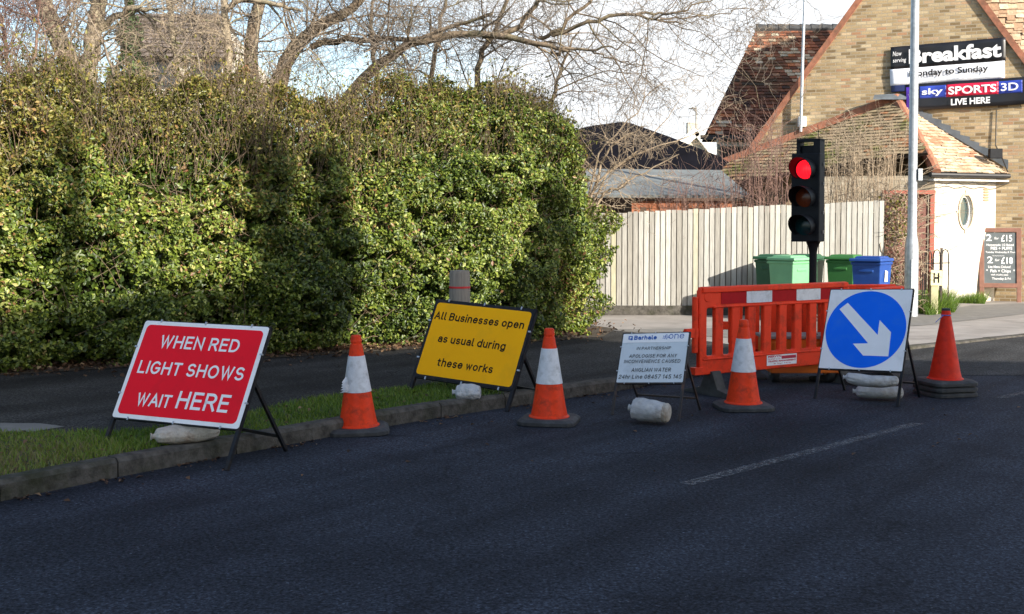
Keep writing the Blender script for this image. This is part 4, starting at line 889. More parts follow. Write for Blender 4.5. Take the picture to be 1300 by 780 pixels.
chim(6.98, 7.55, 7.3); chim(7.72, 8.2, 7.0); chim(5.0, 5.2, 7.35)
b = MB()
for k in range(3): p = TP(7.05+k*.2, RA, 7.3+RA*TE); b.tube([p, p+Vector((0, 0, .25))], .09, 8)
b.build('chimney_pots', M['hiptile'], ter)
for s_ in np.arange(-3.5, 10, 3.2):
    for z_ in (1.5, 4.6):
        b = MB(); c_ = TP(s_, 11.46, z_); b.slab([TP(s_+.5, 11.44, z_-.7), TP(s_-.5, 11.44, z_-.7), TP(s_-.5, 11.44, z_+.7), TP(s_+.5, 11.44, z_+.7)], .05); b.build('window', M['darkglass'], ter)

# ------------------------------------------------------------------ trees
def tree(name, label, cat, limbs, bm_, tm_, nsub, seed, spread=1.0, lvl=(14, 6, 4), L0=(1.0, 2.4), tr=.006, up=.10, box=None, group=None, fine=1.0):
    global rng
    rng = np.random.default_rng(seed); base = limbs[0][0][0]
    root = thing(name, label, cat, (float(base[0]), float(base[1]), 0.0), group=group)
    T = Twigs(); F = Twigs()
    def smooth(P, R_, n=14):
        P = np.array([list(p) for p in P], float); t = np.linspace(0, len(P)-1, n); out = np.c_[[np.interp(t, np.arange(len(P)), P[:, k]) for k in range(3)]].T
        for _ in range(2): out[1:-1] = (out[:-2]+out[2:]+2*out[1:-1])/4
        out[1:-1] += rng.normal(0, .02, out[1:-1].shape); return out, np.interp(t, np.arange(len(P)), R_)
    L1 = []
    for P_l, R_l in limbs:
        pts, rad = smooth(P_l, R_l); T.add(pts, rad, 8); L1.append((pts, rad))
    def child(pts, rad, n, L_, lev):
        out = []
        for _ in range(n):
            i = rng.integers(max(1, len(pts)//5), len(pts)); t = pts[i]-pts[i-1]; t = t/(np.linalg.norm(t)+1e-9); side = rng.normal(size=3); side[1] *= .7; side -= side.dot(t)*t; side /= np.linalg.norm(side)
            d = t*rng.uniform(.2, 1.0)+side*spread*rng.uniform(.6, 1.2)+np.array([0, 0, up*2]); L_i = L_*rng.uniform(.5, 1.2)
            r0 = min(rad[i]*.5, .016 if lev == 1 else .0075); m = 7 if lev == 1 else (5 if lev == 2 else 4)
            q = wander(pts[i], d, L_i, m, .22 if lev < 3 else .2, up*.3); rr = np.linspace(r0, max(r0*.35, tr*.35), m+1); out.append((q, rr)); (T if lev == 1 else F).add(q, rr, 5 if lev == 1 else 3)
        return out
    for pts, rad in L1:
        ll = np.linalg.norm(np.diff(pts, axis=0), axis=1).sum()
        for q, r_ in child(pts, rad, int(lvl[0]*max(.4, ll/3)), rng.uniform(*L0), 1):
            for q2, r2 in child(q, r_, lvl[1], L0[0]*.75, 2):
                child(q2, np.maximum(r2, .006), lvl[2], L0[0]*.38*fine, 3)
    T.build('trunk', bm_, root); F.build('twigs', tm_, root)
    return root
def PL(*a): return [at_y(x, y, Y) for x, y, Y in a]
tree('bare_tree', 'large spreading bare tree whose long boughs reach right over the hedge', 'tree', [
    (PL((320, 330, 18), (316, 160, 18), (318, 100, 18), (324, 40, 18.2), (336, -60, 18.4)), [.16, .13, .11, .10, .07]),
    (PL((330, 230, 18), (346, 130, 17.8), (366, 66, 17.6), (395, 38, 17.4), (426, 23, 17.2), (460, 4, 17), (500, -60, 17)), [.13, .12, .11, .095, .08, .06, .04]),
    (PL((400, 200, 17.8), (440, 115, 17.4), (462, 95, 17.2), (498, 68, 17), (528, 52, 16.8), (575, 40, 16.6), (640, 42, 16.4), (690, 60, 16.2), (722, 66, 16)), [.10, .085, .08, .07, .06, .05, .045, .035, .02]),
    (PL((395, 60, 17.5), (430, 52, 17.4), (458, 50, 17.2), (505, 52, 17), (548, 46, 16.9), (590, 26, 16.8), (625, 18, 16.6)), [.05, .045, .04, .035, .03, .025, .02]),
    (PL((640, 43, 16.4), (664, 34, 16.4), (676, 12, 16.3), (690, -10, 16.3), (705, -50, 16.2)), [.04, .038, .033, .028, .02]),
    (PL((684, 48, 16.3), (702, 42, 16.2), (722, 27, 16.1), (745, 8, 16), (770, -25, 16)), [.03, .028, .026, .022, .015]),
    (PL((700, 45, 16.2), (740, 29, 16), (780, 21, 15.9), (808, 18, 15.8), (838, 26, 15.7), (868, 31, 15.6)), [.03, .027, .024, .02, .015, .008]),
    (PL((808, 18, 15.8), (850, 16, 15.7), (885, 6, 15.6), (915, -5, 15.5)), [.018, .015, .011, .007]),
    (PL((838, 24, 15.7), (880, 22, 15.6), (910, 19, 15.6), (948, 10, 15.5)), [.013, .010, .007, .004]),
    (PL((700, 66, 16.1), (718, 61, 16), (752, 65, 15.9), (780, 60, 15.8), (812, 50, 15.7)), [.024, .022, .016, .011, .005]),
    (PL((752, 65, 15.9), (790, 80, 15.8), (838, 86, 15.7)), [.014, .009, .004])],
    M['bark2'], M['barktwig'], 10, 11, lvl=(14, 9, 6), L0=(.9, 1.8), up=.03)
tree('slender_tree', 'slender bare tree with upright stems in front of the brown roofed house', 'tree', [
    (PL((232, 250, 17.5), (229, 120, 17.5), (226, 86, 17.6), (220, 50, 17.7), (214, 10, 17.8), (205, -50, 18)), [.07, .06, .055, .05, .045, .03]),
    (PL((290, 250, 17.2), (289, 117, 17.2), (288, 60, 17.2), (286, 0, 17.3), (282, -60, 17.4)), [.07, .06, .055, .05, .04]),
    (PL((288, 10, 17.2), (310, -2, 17.1), (345, 4, 17), (385, 14, 16.9)), [.045, .04, .035, .02]),
    (PL((262, 80, 17.6), (258, 50, 17.7), (250, 20, 17.8), (240, -20, 17.9)), [.03, .026, .022, .015])], M['bark'], M['barktwig'], 8, 21, lvl=(12, 7, 5), L0=(.9, 1.7), up=.05)
tree('pale_trunked_tree', 'thick pale trunked leaning bare tree at the far left', 'tree', [
    (PL((110, 240, 17), (98, 110, 17), (83, 62, 17), (68, 30, 17.1), (52, -5, 17.2), (30, -70, 17.3)), [.18, .16, .145, .13, .12, .09]),
    (PL((105, 160, 17), (112, 90, 17), (118, 50, 16.9), (124, 15, 16.9), (135, -60, 16.8)), [.15, .13, .12, .11, .08]),
    (PL((120, 40, 16.9), (150, 20, 16.8), (170, 8, 16.7), (200, 14, 16.6)), [.06, .05, .04, .02])], M['bark'], M['barktwig'], 8, 31, lvl=(20, 8, 5), L0=(.9, 1.8), up=.05)
tree('red_twigged_shrub', 'tall bare shrub with dark reddish twigs behind the left end of the hedge', 'shrub', [
    (PL((20, 260, 15.5), (15, 120, 15.5), (5, 50, 15.6), (-10, -30, 15.8)), [.04, .03, .02, .012]),
    (PL((30, 260, 15.5), (30, 120, 15.4), (45, 60, 15.4), (50, 10, 15.4)), [.04, .03, .02, .012]),
    (PL((-10, 260, 15.5), (-20, 120, 15.5), (-40, 50, 15.6), (-70, -30, 15.8)), [.04, .03, .02, .012])], M['redtwig'], M['redtwig'], 8, 41, lvl=(26, 8, 5), L0=(.7, 1.4), up=.04)
tree('tangled_shrub', 'dense grey tangle of fine bare twigs rising behind the left part of the hedge', 'shrub', [
    (PL((40, 260, 15.6), (50, 130, 15.6), (70, 70, 15.6), (95, 20, 15.6), (110, -30, 15.6)), [.035, .028, .02, .012, .006]),
    (PL((150, 260, 15.9), (150, 130, 15.9), (140, 80, 15.9), (125, 40, 15.9), (100, 0, 15.9)), [.035, .028, .02, .012, .006]),
    (PL((190, 260, 16), (195, 130, 16), (215, 80, 16), (245, 40, 16), (260, 5, 16)), [.035, .028, .02, .012, .006]),
    (PL((280, 260, 16.2), (275, 130, 16.2), (255, 90, 16.2), (245, 60, 16.2), (225, 30, 16.2)), [.03, .025, .018, .010, .006]),
    (PL((330, 260, 16.4), (335, 130, 16.4), (350, 90, 16.4), (385, 60, 16.4), (410, 35, 16.4)), [.03, .025, .018, .010, .006])],
    M['barktwig'], M['paletwig'], 8, 45, lvl=(13, 8, 5), L0=(.6, 1.1), up=.03)
tree('hedgerow_tree', 'twiggy bare tree rising behind the middle of the hedge', 'tree', [
    (PL((610, 200, 17.5), (606, 90, 17.4), (614, 60, 17.4), (640, 20, 17.3), (660, -40, 17.3)), [.05, .045, .04, .03, .02]),
    (PL((480, 220, 17.8), (478, 90, 17.8), (470, 40, 17.8), (480, -30, 17.8)), [.05, .04, .03, .02]),
    (PL((545, 220, 18.2), (548, 90, 18.2), (560, 30, 18.2), (570, -40, 18.2)), [.05, .04, .03, .02]),
    (PL((690, 220, 17.2), (700, 130, 17.1), (712, 90, 17.1), (735, 40, 17)), [.035, .03, .022, .012])], M['bark2'], M['barktwig'], 8, 51, lvl=(14, 8, 6), L0=(.7, 1.4), up=.04)
tree('arching_shrub', 'pale arching bare shrub spilling over the fence top beside the hedge', 'shrub', [
    (PL((735, 330, 18.4), (750, 235, 18.3), (770, 190, 18.2), (800, 168, 18.1), (822, 160, 18)), [.03, .022, .017, .012, .006]),
    (PL((735, 330, 18.4), (745, 250, 18.3), (775, 215, 18.2), (815, 190, 18.1), (865, 178, 18), (905, 160, 18)), [.03, .022, .017, .012, .008, .004]),
    (PL((735, 330, 18.4), (760, 245, 18.3), (790, 235, 18.2), (830, 215, 18.1), (862, 196, 18)), [.03, .02, .015, .011, .006]),
    (PL((735, 330, 18.4), (765, 220, 18.2), (800, 200, 18.1), (850, 150, 18), (868, 118, 18)), [.02, .015, .011, .007, .003]),
    (PL((735, 330, 18.4), (755, 200, 18.2), (790, 165, 18.1), (830, 110, 18), (850, 98, 18)), [.02, .015, .011, .007, .003])], M['paletwig'], M['paletwig'], 8, 61, lvl=(15, 5, 3), L0=(.45, .8), up=-.03, fine=.8)
def stems(name, label, x0, x1, n, ybase, ytop, Y, m, seed, lean=.0, rr=.008):
    global rng
    rng = np.random.default_rng(seed); F = Twigs(); c = at_y((x0+x1)/2, 400, Y)
    root = thing(name, label, 'shrub', (c.x, Y, 0))
    for k in range(n):
        x = rng.uniform(x0, x1); Yk = Y+rng.uniform(-.4, .5); b0 = at_y(x, 380, Yk); b0.z = .1; top = at_y(x+rng.normal(lean, 14), ytop+abs(rng.normal(0, .33))*(ybase-ytop), Yk+rng.normal(0, .3))
        m_ = 9; t = np.linspace(0, 1, m_)[:, None]; pts = np.array(b0)*(1-t)+np.array(top)*t; pts[1:-1] += np.cumsum(rng.normal(0, .035, (m_-2, 3)), 0)*.7; F.add(pts, np.linspace(rr*1.5, rr*.35, m_), 4)
        for j in range(rng.integers(3, 8)):
            i = rng.integers(4, m_); q = wander(pts[i], [rng.normal(0, .8), rng.normal(0, .5), rng.uniform(.1, 1)], rng.uniform(.2, .7), 4, .2, .03); F.add(q, np.linspace(rr*.6, rr*.25, 5), 3)
    F.build('stems', m, root); return root
stems('bare_shrub', 'bare reddish stemmed shrub behind the fence, left of the signal head', 925, 1010, 85, 275, 150, 21.6, M['redtwig'], 71)
stems('bare_shrub', 'dense bare brown shrub behind the fence, right of the signal head', 1045, 1130, 110, 255, 150, 21.5, M['paletwig'], 72, rr=.007)
stems('low_bare_shrub', 'low tangle of bare pinkish stems behind the fence, in front of the red shed', 830, 935, 60, 268, 222, 21.4, M['redtwig'], 73, rr=.006)
# ivy and brambles beside the gate
iv = thing('ivy_bramble', 'tangled bramble and ivy climbing between the fence end and lamp column', 'climber', (6.9, 20.75, 0))
rng = np.random.default_rng(81); F_ = Twigs()
for k in range(420):
    x = rng.uniform(6.5, 7.25); p = np.array([x, 20.75+rng.normal(0, .12), rng.uniform(.05, 2.2)]); q = wander(p, [rng.normal(0, 1), rng.normal(0, .3), rng.normal(.2, 1)], rng.uniform(.2, .6), 5, .4, -.02); F_.add(q, np.linspace(.008, .004, 6), 4)
for k in range(34):
    p = np.array([rng.uniform(6.9, 7.2), 20.7, rng.uniform(.8, 2.6)]); q = wander(p, [1, -.3, rng.uniform(.1, .9)], rng.uniform(.5, 1.1), 6, .1, -.05); F_.add(q, np.linspace(.007, .003, 7), 4)
F_.build('stems', M['paletwig'], iv)
C = np.c_[rng.normal(6.75, .17, 900), 20.68+rng.normal(0, .1, 900), rng.uniform(.1, 2.1, 900)]; C = C[(C[:, 2] > 1.3) | (rng.random(900) < .3)]; V, F = cards(C, rng.normal(0, 1, C.shape)+[0, -.8, .4], .05, .8); npmesh('leaves', V, F, M['leaf2'], iv, np.repeat(rng.random(len(C))*.75, 2))
# conifer behind left trees
cf = thing('conifer', 'dark green conifer half hidden behind the pale trunked tree', 'tree', (-7.0, 21, 0)); cc = at_y(165, 60, 21)
b = MB(); b.tube([(cc.x, 21, 0), (cc.x, 21, 5.5)], [.14, .03], 8); b.build('trunk', M['bark2'], cf)
n = 9000; h = rng.uniform(1.5, 5.7, n); rad_ = (5.9-h)*.26*(.75+.35*np.sin(h*9)); a = rng.uniform(0, 6.28, n); rr = rad_*np.sqrt(rng.random(n)); C = np.c_[cc.x+rr*np.cos(a), 21+rr*np.sin(a), h+rng.normal(0, .06, n)-rr*.3]
V, F = cards(C, np.c_[np.cos(a), np.sin(a), np.full(n, .6)]+rng.normal(0, .5, (n, 3)), .12, .35); npmesh('crown', V, F, M['conifer'], cf, np.repeat(np.clip(.5+rng.normal(0, .25, n), 0, 1), 2))

# ------------------------------------------------------------------ wheelie bins
def wheelie_bin(name, label, x, y, rz, mbody, group):
    t = thing(name, label, 'wheelie bin', (x, y, .012), rz, group); w_, d_, h_ = .48, .52, .98
    b = MB(); b.box((0, 0, .06+h_/2-.03), (w_*.80, d_*.76, h_-.06), taper=(1.22, 1.26)); b.box((0, 0, h_-.01), (w_*1.03, d_*1.02, .05)); b.box((0, -d_*.46, h_-.13), (w_*.5, .03, .05)); b.build('body', mbody, t, world=False, bevel=.018)
    b = MB(); b.box((0, -.012, h_+.045), (w_*1.10, d_*1.12, .05), taper=(.97, .97)); b.box((0, .01, h_+.085), (w_*.92, d_*.80, .035), taper=(.85, .85)); b.build('lid', mbody, t, world=False, bevel=.014)
    b = MB(); b.tube([(-w_*.4, d_*.60, h_-.02), (w_*.4, d_*.60, h_-.02)], .016, 8); b.build('handle', mbody, t, world=False)
    for s_ in (-1, 1):
        b = MB(); b.lathe([(.02, -.025), (.09, -.025), (.1, -.015), (.1, .015), (.09, .025), (.02, .025)], 20, Matrix.Translation((s_*w_*.43, d_*.40, .1)) @ Matrix.Rotation(R(90), 4, 'Y')); b.build('wheel', M['rubber'], t, world=False, smooth=True)
    return t
G = 'wheelie bins in front of the fence'
def bp(x, Y): return (x-650)/FPX*Y
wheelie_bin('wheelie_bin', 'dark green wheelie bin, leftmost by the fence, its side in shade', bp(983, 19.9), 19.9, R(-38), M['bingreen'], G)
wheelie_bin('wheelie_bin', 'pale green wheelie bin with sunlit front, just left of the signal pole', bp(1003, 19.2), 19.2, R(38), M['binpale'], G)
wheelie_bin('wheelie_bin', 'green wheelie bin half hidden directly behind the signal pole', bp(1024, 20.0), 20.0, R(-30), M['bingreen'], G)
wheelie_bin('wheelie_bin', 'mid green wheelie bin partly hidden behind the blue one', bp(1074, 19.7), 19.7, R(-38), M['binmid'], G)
bb_ = wheelie_bin('wheelie_bin', 'blue wheelie bin, rightmost of the bins', bp(1107, 18.7), 18.7, R(-38), M['binblue'], G)
b = MB(); mm = MW[bb_.name]; b.poly([mm @ Vector(p) for p in ((.2385, -.07, .68), (.2385, .05, .68), (.2405, .06, .84), (.2405, -.05, .86))]); b.build('sticker', M['inkwhite'], bb_)

# ------------------------------------------------------------------ road signs on A frames
def sign_pose(v):
    X, Y, Z, yaw, lean, roll, w, h, ll, lr = v
    cx = Vector((math.cos(yaw), -math.sin(yaw), 0)); n = Vector((-math.sin(yaw), -math.cos(yaw), 0)); up = Vector((0, 0, 1))*math.cos(lean)-n*math.sin(lean)
    xr = cx*math.cos(roll)-up*math.sin(roll); ur = cx*math.sin(roll)+up*math.cos(roll); nr = xr.cross(ur)
    m = Matrix((xr, ur, nr)).transposed().to_4x4(); m.translation = Vector((X, Y, Z)); return m
def a_frame(v, t, fm, gl, gr, rear_y=.55, fw=.028, hinge=.33):
    X, Y, Z, yaw, lean, roll, w, h, ll, lr = v; m = sign_pose(v); x = w/2-fw/2
    def P(a, c, n=0): return m @ Vector((a, c, n))
    b = MB(); b.box((0, h-fw/2, -fw/2), (w, fw, fw), m); b.box((0, fw/2, -fw/2), (w, fw, fw), m)
    for s_ in (-1, 1): b.box((s_*x, h/2, -fw/2-.001), (fw, h-.004, fw), m)
    b.build('frame', fm, t)
    for s_, l_, gz in ((-1, ll, gl), (1, lr, gr)):
        a = P(s_*x, .0, -fw/2); d_ = (P(s_*x, 1, -fw/2)-a).normalized(); e = a-d_*((a.z-gz)/d_.z)
        b = MB(); b.bar(a+d_*.01, e, fw*.95, fw*.9, up=m.to_3x3() @ Vector((0, 0, 1))); b.build('front_leg', fm, t)
    n_h = Vector((math.sin(yaw), math.cos(yaw), 0)); feet = []
    for s_, gz in ((-1, gl), (1, gr)):
        a = P(s_*(x-fw*1.05), h*hinge+.12, -fw*1.3); fp = P(s_*(x-fw*1.05), 0, 0); e = Vector((a.x, a.y, gz))+n_h*rear_y*.62
        b = MB(); b.bar(a, e, fw*.8, fw*.8); b.build('rear_leg', fm, t); feet.append((a, e))
    (a1, e1), (a2, e2) = feet; b = MB(); b.bar(e1+(a1-e1)*.22, e2+(a2-e2)*.22, fw*.8, fw*.8); b.build('cross_bar', fm, t)
    for s_ in (-1, 1):      # clips
        pass
    b = MB()
    for cx_, cy_ in ((-w*.36, h), (0, h), (w*.36, h), (-w*.36, 0), (0, 0), (w*.36, 0)): b.box((cx_, cy_-(.006 if cy_ else -.006), .003), (fw*.4, fw*.8, .014), m)
    for s_ in (-1, 1):
        for f_ in (.25, .72): b.box((s_*(w/2-.006), h*f_, .003), (fw*.8, fw*.4, .014), m)
    b.build('clips', M['steel'], t)
    return m, (e1+(a1-e1)*.22, e2+(a2-e2)*.22)
def z_plate(outl, th, M_, zoff, name, mt, t, bevel=.001): return put(plate(outl, th, bevel), name, mt, t, M_ @ Matrix.Translation((0, 0, zoff)))
GS = 'temporary road work signs on black A frames'
# red
v = [-2.2901, 7.8886, 0.2507, 0.4112, 0.4957, 0.0107, 1.0855, 0.747, 0.1766, 0.2756]; w, h = v[6], v[7]
sr = thing('red_stop_sign', 'red sign telling drivers to wait when red light shows, on the verge', 'road sign', (v[0], v[1]+.15, 0), group=GS)
m, rb = a_frame(v, sr, M['black'], .10, 0, rear_y=.62)
z_plate([rrect(-w/2+.008, .008, w/2-.008, h-.008, .02)], .004, m, .003, 'panel', M['signwhite'], sr); z_plate([rrect(-w/2+.04, .038, w/2-.04, h-.038, .035)], .003, m, .0055, 'red_face', M['signred'], sr, .0005)
fx = lambda a: (a-.5)*w
letters([strokeT('WHEN RED', fx(.19), fx(.815), .722*h, .128*h, .16), strokeT('LIGHT SHOWS', fx(.085), fx(.915), .455*h, .128*h, .16), strokeT('WAIT', fx(.162), fx(.432), .140*h, .125*h, .16, .12), strokeT('HERE', fx(.478), fx(.875), .145*h, .168*h, .155)], 'lettering', M['inkwhite'], sr, m @ Matrix.Translation((0, 0, .0085)))
# yellow
v = [-0.4468, 10.2837, 0.1953, 0.5163, 0.4573, 0.0592, 1.0721, 0.7672, 0.1489, 0.172]; w, h = v[6], v[7]
sy = thing('yellow_business_sign', 'yellow sign saying all businesses open as usual during works', 'road sign', (v[0], v[1]+.15, 0), group=GS)
my, rby = a_frame(v, sy, M['black'], .10, 0, rear_y=.62, fw=.034)
z_plate([rrect(-w/2+.012, .012, w/2-.012, h-.012, .02)], .004, my, .003, 'panel', M['black'], sy); z_plate([rrect(-w/2+.034, .034, w/2-.034, h-.034, .03)], .003, my, .0055, 'yellow_face', M['signyellow'], sy, .0005)
letters([strokeT('All Businesses open', fx(.045), fx(.93), .742*h, .098*h, .165), strokeT('as usual during', fx(.15), fx(.815), .462*h, .098*h, .165), strokeT('these works', fx(.215), fx(.76), .172*h, .098*h, .165)], 'lettering', M['ink'], sy, my @ Matrix.Translation((0, 0, .0085)))
# white contractor's board
v = [1.1451, 9.7661, 0.2678, 0.5404, 0.4997, -0.077, 0.6189, 0.4695, 0.2999, 0.3158]; w, h = v[6], v[7]
sw = thing('white_apology_sign', 'small white contractor apology sign on rusty A frame in the road', 'road sign', (v[0], v[1]+.15, 0), group=GS)
mw_, rbw = a_frame(v, sw, M['rustframe'], 0, 0, rear_y=.55, fw=.020, hinge=.3)
z_plate([rrect(-w/2+.012, .012, w/2-.012, h-.010, .008)], .003, mw_, .003, 'panel', M['signgrey'], sw); z_plate([rrect(-w/2+.013, h*.80, w/2-.013, h-.012, .006)], .002, mw_, .0055, 'header_band', M['signwhite'], sw, .0003)
z3 = .0082
tx = [strokeT('Barhale', fx(.19), fx(.525), .855*h, .082*h, .23, .13, z3, 0), strokeT('one', fx(.70), fx(.92), .862*h, .125*h, .10, .15, z3, 0),
      strokeT('IN PARTNERSHIP', fx(.25), fx(.75), .655*h, .058*h, .125, .24, z3, 1, .12), strokeT('APOLOGISE FOR ANY', fx(.155), fx(.85), .50*h, .066*h, .125, .24, z3, 1, .12), strokeT('INCONVENIENCE CAUSED', fx(.09), fx(.91), .395*h, .066*h, .125, .24, z3, 1, .12),
      strokeT('ANGLIAN WATER', fx(.22), fx(.79), .225*h, .074*h, .125, .24, z3, 1, .12), strokeT('24hr Line 08457 145 145', fx(.045), fx(.955), .092*h, .078*h, .125, .24, z3, 1, .12),
      (plate([rrect(fx(.105), .862*h, fx(.165), .93*h, .003), rrect(fx(.12), .878*h, fx(.150), .914*h, .002)], .0006), Matrix.Translation((0, 0, z3)), 0), (plate([circ(fx(.155), .868*h, .010)], .0006), Matrix.Translation((0, 0, z3+.0008)), 3)]
for k in range(14): tx.append((plate([circ(fx(.655)+.013*math.cos(k*2.4)*math.sqrt(k/3), .90*h+.011*math.sin(k*2.4)*math.sqrt(k/3), .0042, 10)], .0006), Matrix.Translation((0, 0, z3)), 2))
letters(tx[:7], 'lettering', [M['inkblue'], M['ink']], sw, mw_); put(merge(tx[7:], mw_), 'dotted_emblem', [M['inkblue'], M['ink'], M['inkpale'], M['inkyellow']], sw)
# blue keep right
v = [3.1451, 10.582, 0.2757, 0.6759, 0.4366, -0.0407, 0.7931, 0.8008, 0.3014, 0.3054]; w, h = v[6], v[7]
sb = thing('blue_arrow_sign', 'square white sign with blue disc and white arrow pointing down right', 'road sign', (v[0], v[1]+.15, 0), group=GS)
mb_, rbb = a_frame(v, sb, M['black'], 0, 0, rear_y=.62, fw=.024)
z_plate([rrect(-w/2+.010, .010, w/2-.010, h-.010, .008)], .004, mb_, .003, 'panel', M['signwhite'], sb); z_plate([circ(0, h/2, .375, 96)], .003, mb_, .0055, 'blue_disc', M['signblue'], sb, .0004)
TLp, exx, eyy = np.array([148, 75.]), np.array([467, 6.]), np.array([-71, 441.])
Ai = np.linalg.inv(np.array([exx, eyy]).T); ar_ = []
for p in ((203, 190), (250, 155), (415, 330), (427, 250), (487, 315), (470, 442), (333, 440), (278, 378), (362, 375)): a_, c_ = Ai @ (np.array(p)-TLp); ar_.append(((a_-.5)*w, (1-c_)*h))
z_plate([ar_], .002, mb_, .008, 'arrow', M['inkwhite'], sb, .0003)

# ------------------------------------------------------------------ sand bags
def sack(name, label, A, B, r_, mt, cat='sandbag', sag=0, sq=.75, group=None, seed=1, ends=.25, twist=.5):
    A = Vector(A); B = Vector(B); rs = random.Random(seed); n = 26; k = 36; c = (A+B)/2
    t = thing(name, label, cat, (c.x, c.y, min(A.z, B.z)-r_*sq), group=group); vs = []; fs = []; d_ = (B-A).normalized(); x = d_.cross(Vector((0, 0, 1))).normalized(); y = x.cross(d_)
    for i in range(n+1):
        f = i/n; e = min(1, (math.sin(math.pi*min(max(f, 0.001), .999))**ends)); rad = r_*(.35+.65*e) if 0 < i < n else r_*.25
        p = A+(B-A)*f+Vector((0, 0, -sag*math.sin(math.pi*f)))
        for j in range(k):
            a = 2*math.pi*j/k; w_ = 1+.05*math.sin(a*2+f*4+seed)+.03*math.sin(f*17-a*2)+.10*math.sin(a*9+seed)*abs(2*f-1)**3+rs.uniform(-.012, .012); vs.append(p+(x*math.cos(a)+y*math.sin(a)*sq)*rad*w_)
    for i in range(n):
        for j in range(k): j2 = (j+1) % k; fs.append((i*k+j, i*k+j2, (i+1)*k+j2, (i+1)*k+j))
    fs += [tuple(range(k-1, -1, -1)), tuple(n*k+j for j in range(k))]
    b = MB(); b.add(vs, fs); o = b.build('bag', mt, t, smooth=True); sbs = o.modifiers.new('s', 'SUBSURF'); sbs.levels = 1; sbs.render_levels = 1
    b = MB(); e0 = vs[0]; 
    b.tube([A-d_*r_*.28, A-d_*r_*.1, A+d_*.015], [r_*.30, r_*.18, r_*.30], 12); b.build('tied_end', mt, t); return t
def lerp(a, b, f): return a+(b-a)*f
a, b_ = rb; pA = at_z(196, 556, .17); pB = at_z(278, 553, .17)
sack('sandbag', 'muddy brown and white sandbag lying under the red sign', (pA.x, pA.y, .18), (pB.x-.02, pB.y+.1, .19), .085, M['dirtysack'], seed=2)
pA = at_z(578, 499, .16); pB = at_z(611, 499, .16)
sack('crumpled_bag', 'crumpled white plastic sandbag under the yellow sign', (pA.x, pA.y, .165), (pB.x, pB.y, .165), .095, M['paper'], seed=3)
pA = at_z(801, 515, .12); pB = at_z(843, 518, .11)
_sk = sack('sandbag', 'white woven sandbag hanging on the cross bar of the white sign', (pA.x, pA.y-.1, .115), (pB.x-.01, pB.y-.16, .095), .100, M['sack'], seed=4, sq=.9, ends=.10); _e = MB(); _q = Vector((pB.x-.01, pB.y-.16, .095)); _d = (_q-Vector((pA.x, pA.y-.1, .115))).normalized(); _e.tube([_q-_d*.02, _q+_d*.012, _q+_d*.03], [.078, .080, .066], 16); _e.tube([_q+_d*.029, _q+_d*.034], [.058, .054], 14); _b = _e.build('open_end', M['dirtysack'], _sk, smooth=True)
pA = at_z(1078, 490, .18); pB = at_z(1147, 492, .18)
sack('sandbag', 'long white sandbag under the blue arrow sign, upper of the two', (pA.x, pA.y+.12, .24), (pB.x, pB.y+.12, .22), .075, M['sack'], seed=5, sag=.02)
pA = at_z(1090, 501, .06); pB = at_z(1152, 503, .06)
sack('sandbag', 'long white sandbag under the blue arrow sign, lower of the two', (pA.x, pA.y+.1, .075), (pB.x, pB.y+.1, .075), .085, M['sack'], seed=6)

# ------------------------------------------------------------------ cones
def cone(label, x, y, sleeve=True, bases=1, rz=0, lean=(0, 0), mbody=None, name='traffic_cone', group='orange traffic cones with white sleeves', H=.75):
    t = thing(name, label, 'traffic cone', (x, y, 0), rz, group); t.rotation_euler = (lean[0], lean[1], rz); mbody = mbody or M['cone']; z0 = 0
    for k in range(bases):
        b = MB(); o = rrect(-.235, -.235, .235, .235, .10, 3); vs = [(p[0], p[1], z0+.004) for p in o]+[(p[0], p[1], z0+.032) for p in o]+[(p[0]*.86, p[1]*.86, z0+.052) for p in o]; n = len(o)
        fs = [tuple(range(n-1, -1, -1))]+[(i, (i+1) % n, n+(i+1) % n, n+i) for i in range(n)]+[(n+i, n+(i+1) % n, 2*n+(i+1) % n, 2*n+i) for i in range(n)]+[tuple(2*n+i for i in range(n))]; b.add(vs, fs)
        for sx1 in (-1, 1):
            for sy1 in (-1, 1): b.box((sx1*.15, sy1*.15, z0+.003), (.05, .05, .006))
        b.build('base', M['rubber'], t, world=False, bevel=.006); z0 += .05
    z0 -= .004; Hc = H-z0
    b = MB(); r0, r1 = .148, .034; rr = lambda f: r0+(r1-r0)*f
    prof = [(r0+.018, z0), (r0+.016, z0+.012), (r0, z0+.022)]+[(rr(f), z0+Hc*f) for f in (.12, .39, .4, .83, .84, .90)]+[(rr(.90)-.004, z0+Hc*.905), (rr(.9)-.004, z0+Hc*.925), (rr(.92)+.002, z0+Hc*.93), (rr(.97)+.001, z0+Hc*.99), (rr(1)-.004, z0+Hc), (.012, z0+Hc)]
    b.lathe(prof, 36); b.build('body', mbody, t, world=False, smooth=True)
    if sleeve:
        b = MB(); f0, f1 = .385, .775; pr = [(rr(f0)+.001, z0+Hc*f0-.001), (rr(f0)+.005, z0+Hc*f0)]+[(rr(f0+(f1-f0)*k/6)+.0045, z0+Hc*(f0+(f1-f0)*k/6)) for k in range(1, 6)]+[(rr(f1)+.0045, z0+Hc*f1), (rr(f1)+.0005, z0+Hc*f1+.001)]
        b.lathe(pr, 36); b.build('sleeve', M['sleeve'], t, world=False, smooth=True)
    return t
c1 = cone('orange cone with torn dirty white sleeve, between red and yellow signs', -1.185, 9.0, rz=R(8), lean=(R(.5), R(-1.2)))
b = MB(); 
for k in range(5): b.add([Vector((-.085+.012*k*.6, -.06-.006*k, .44-.02*k)), Vector((-.115-.004*k, -.075, .40-.02*k)), Vector((-.10+.004*k, -.085-.004*k, .375-.012*k)), Vector((-.07, -.085, .41-.02*k))], [(0, 1, 2, 3)])
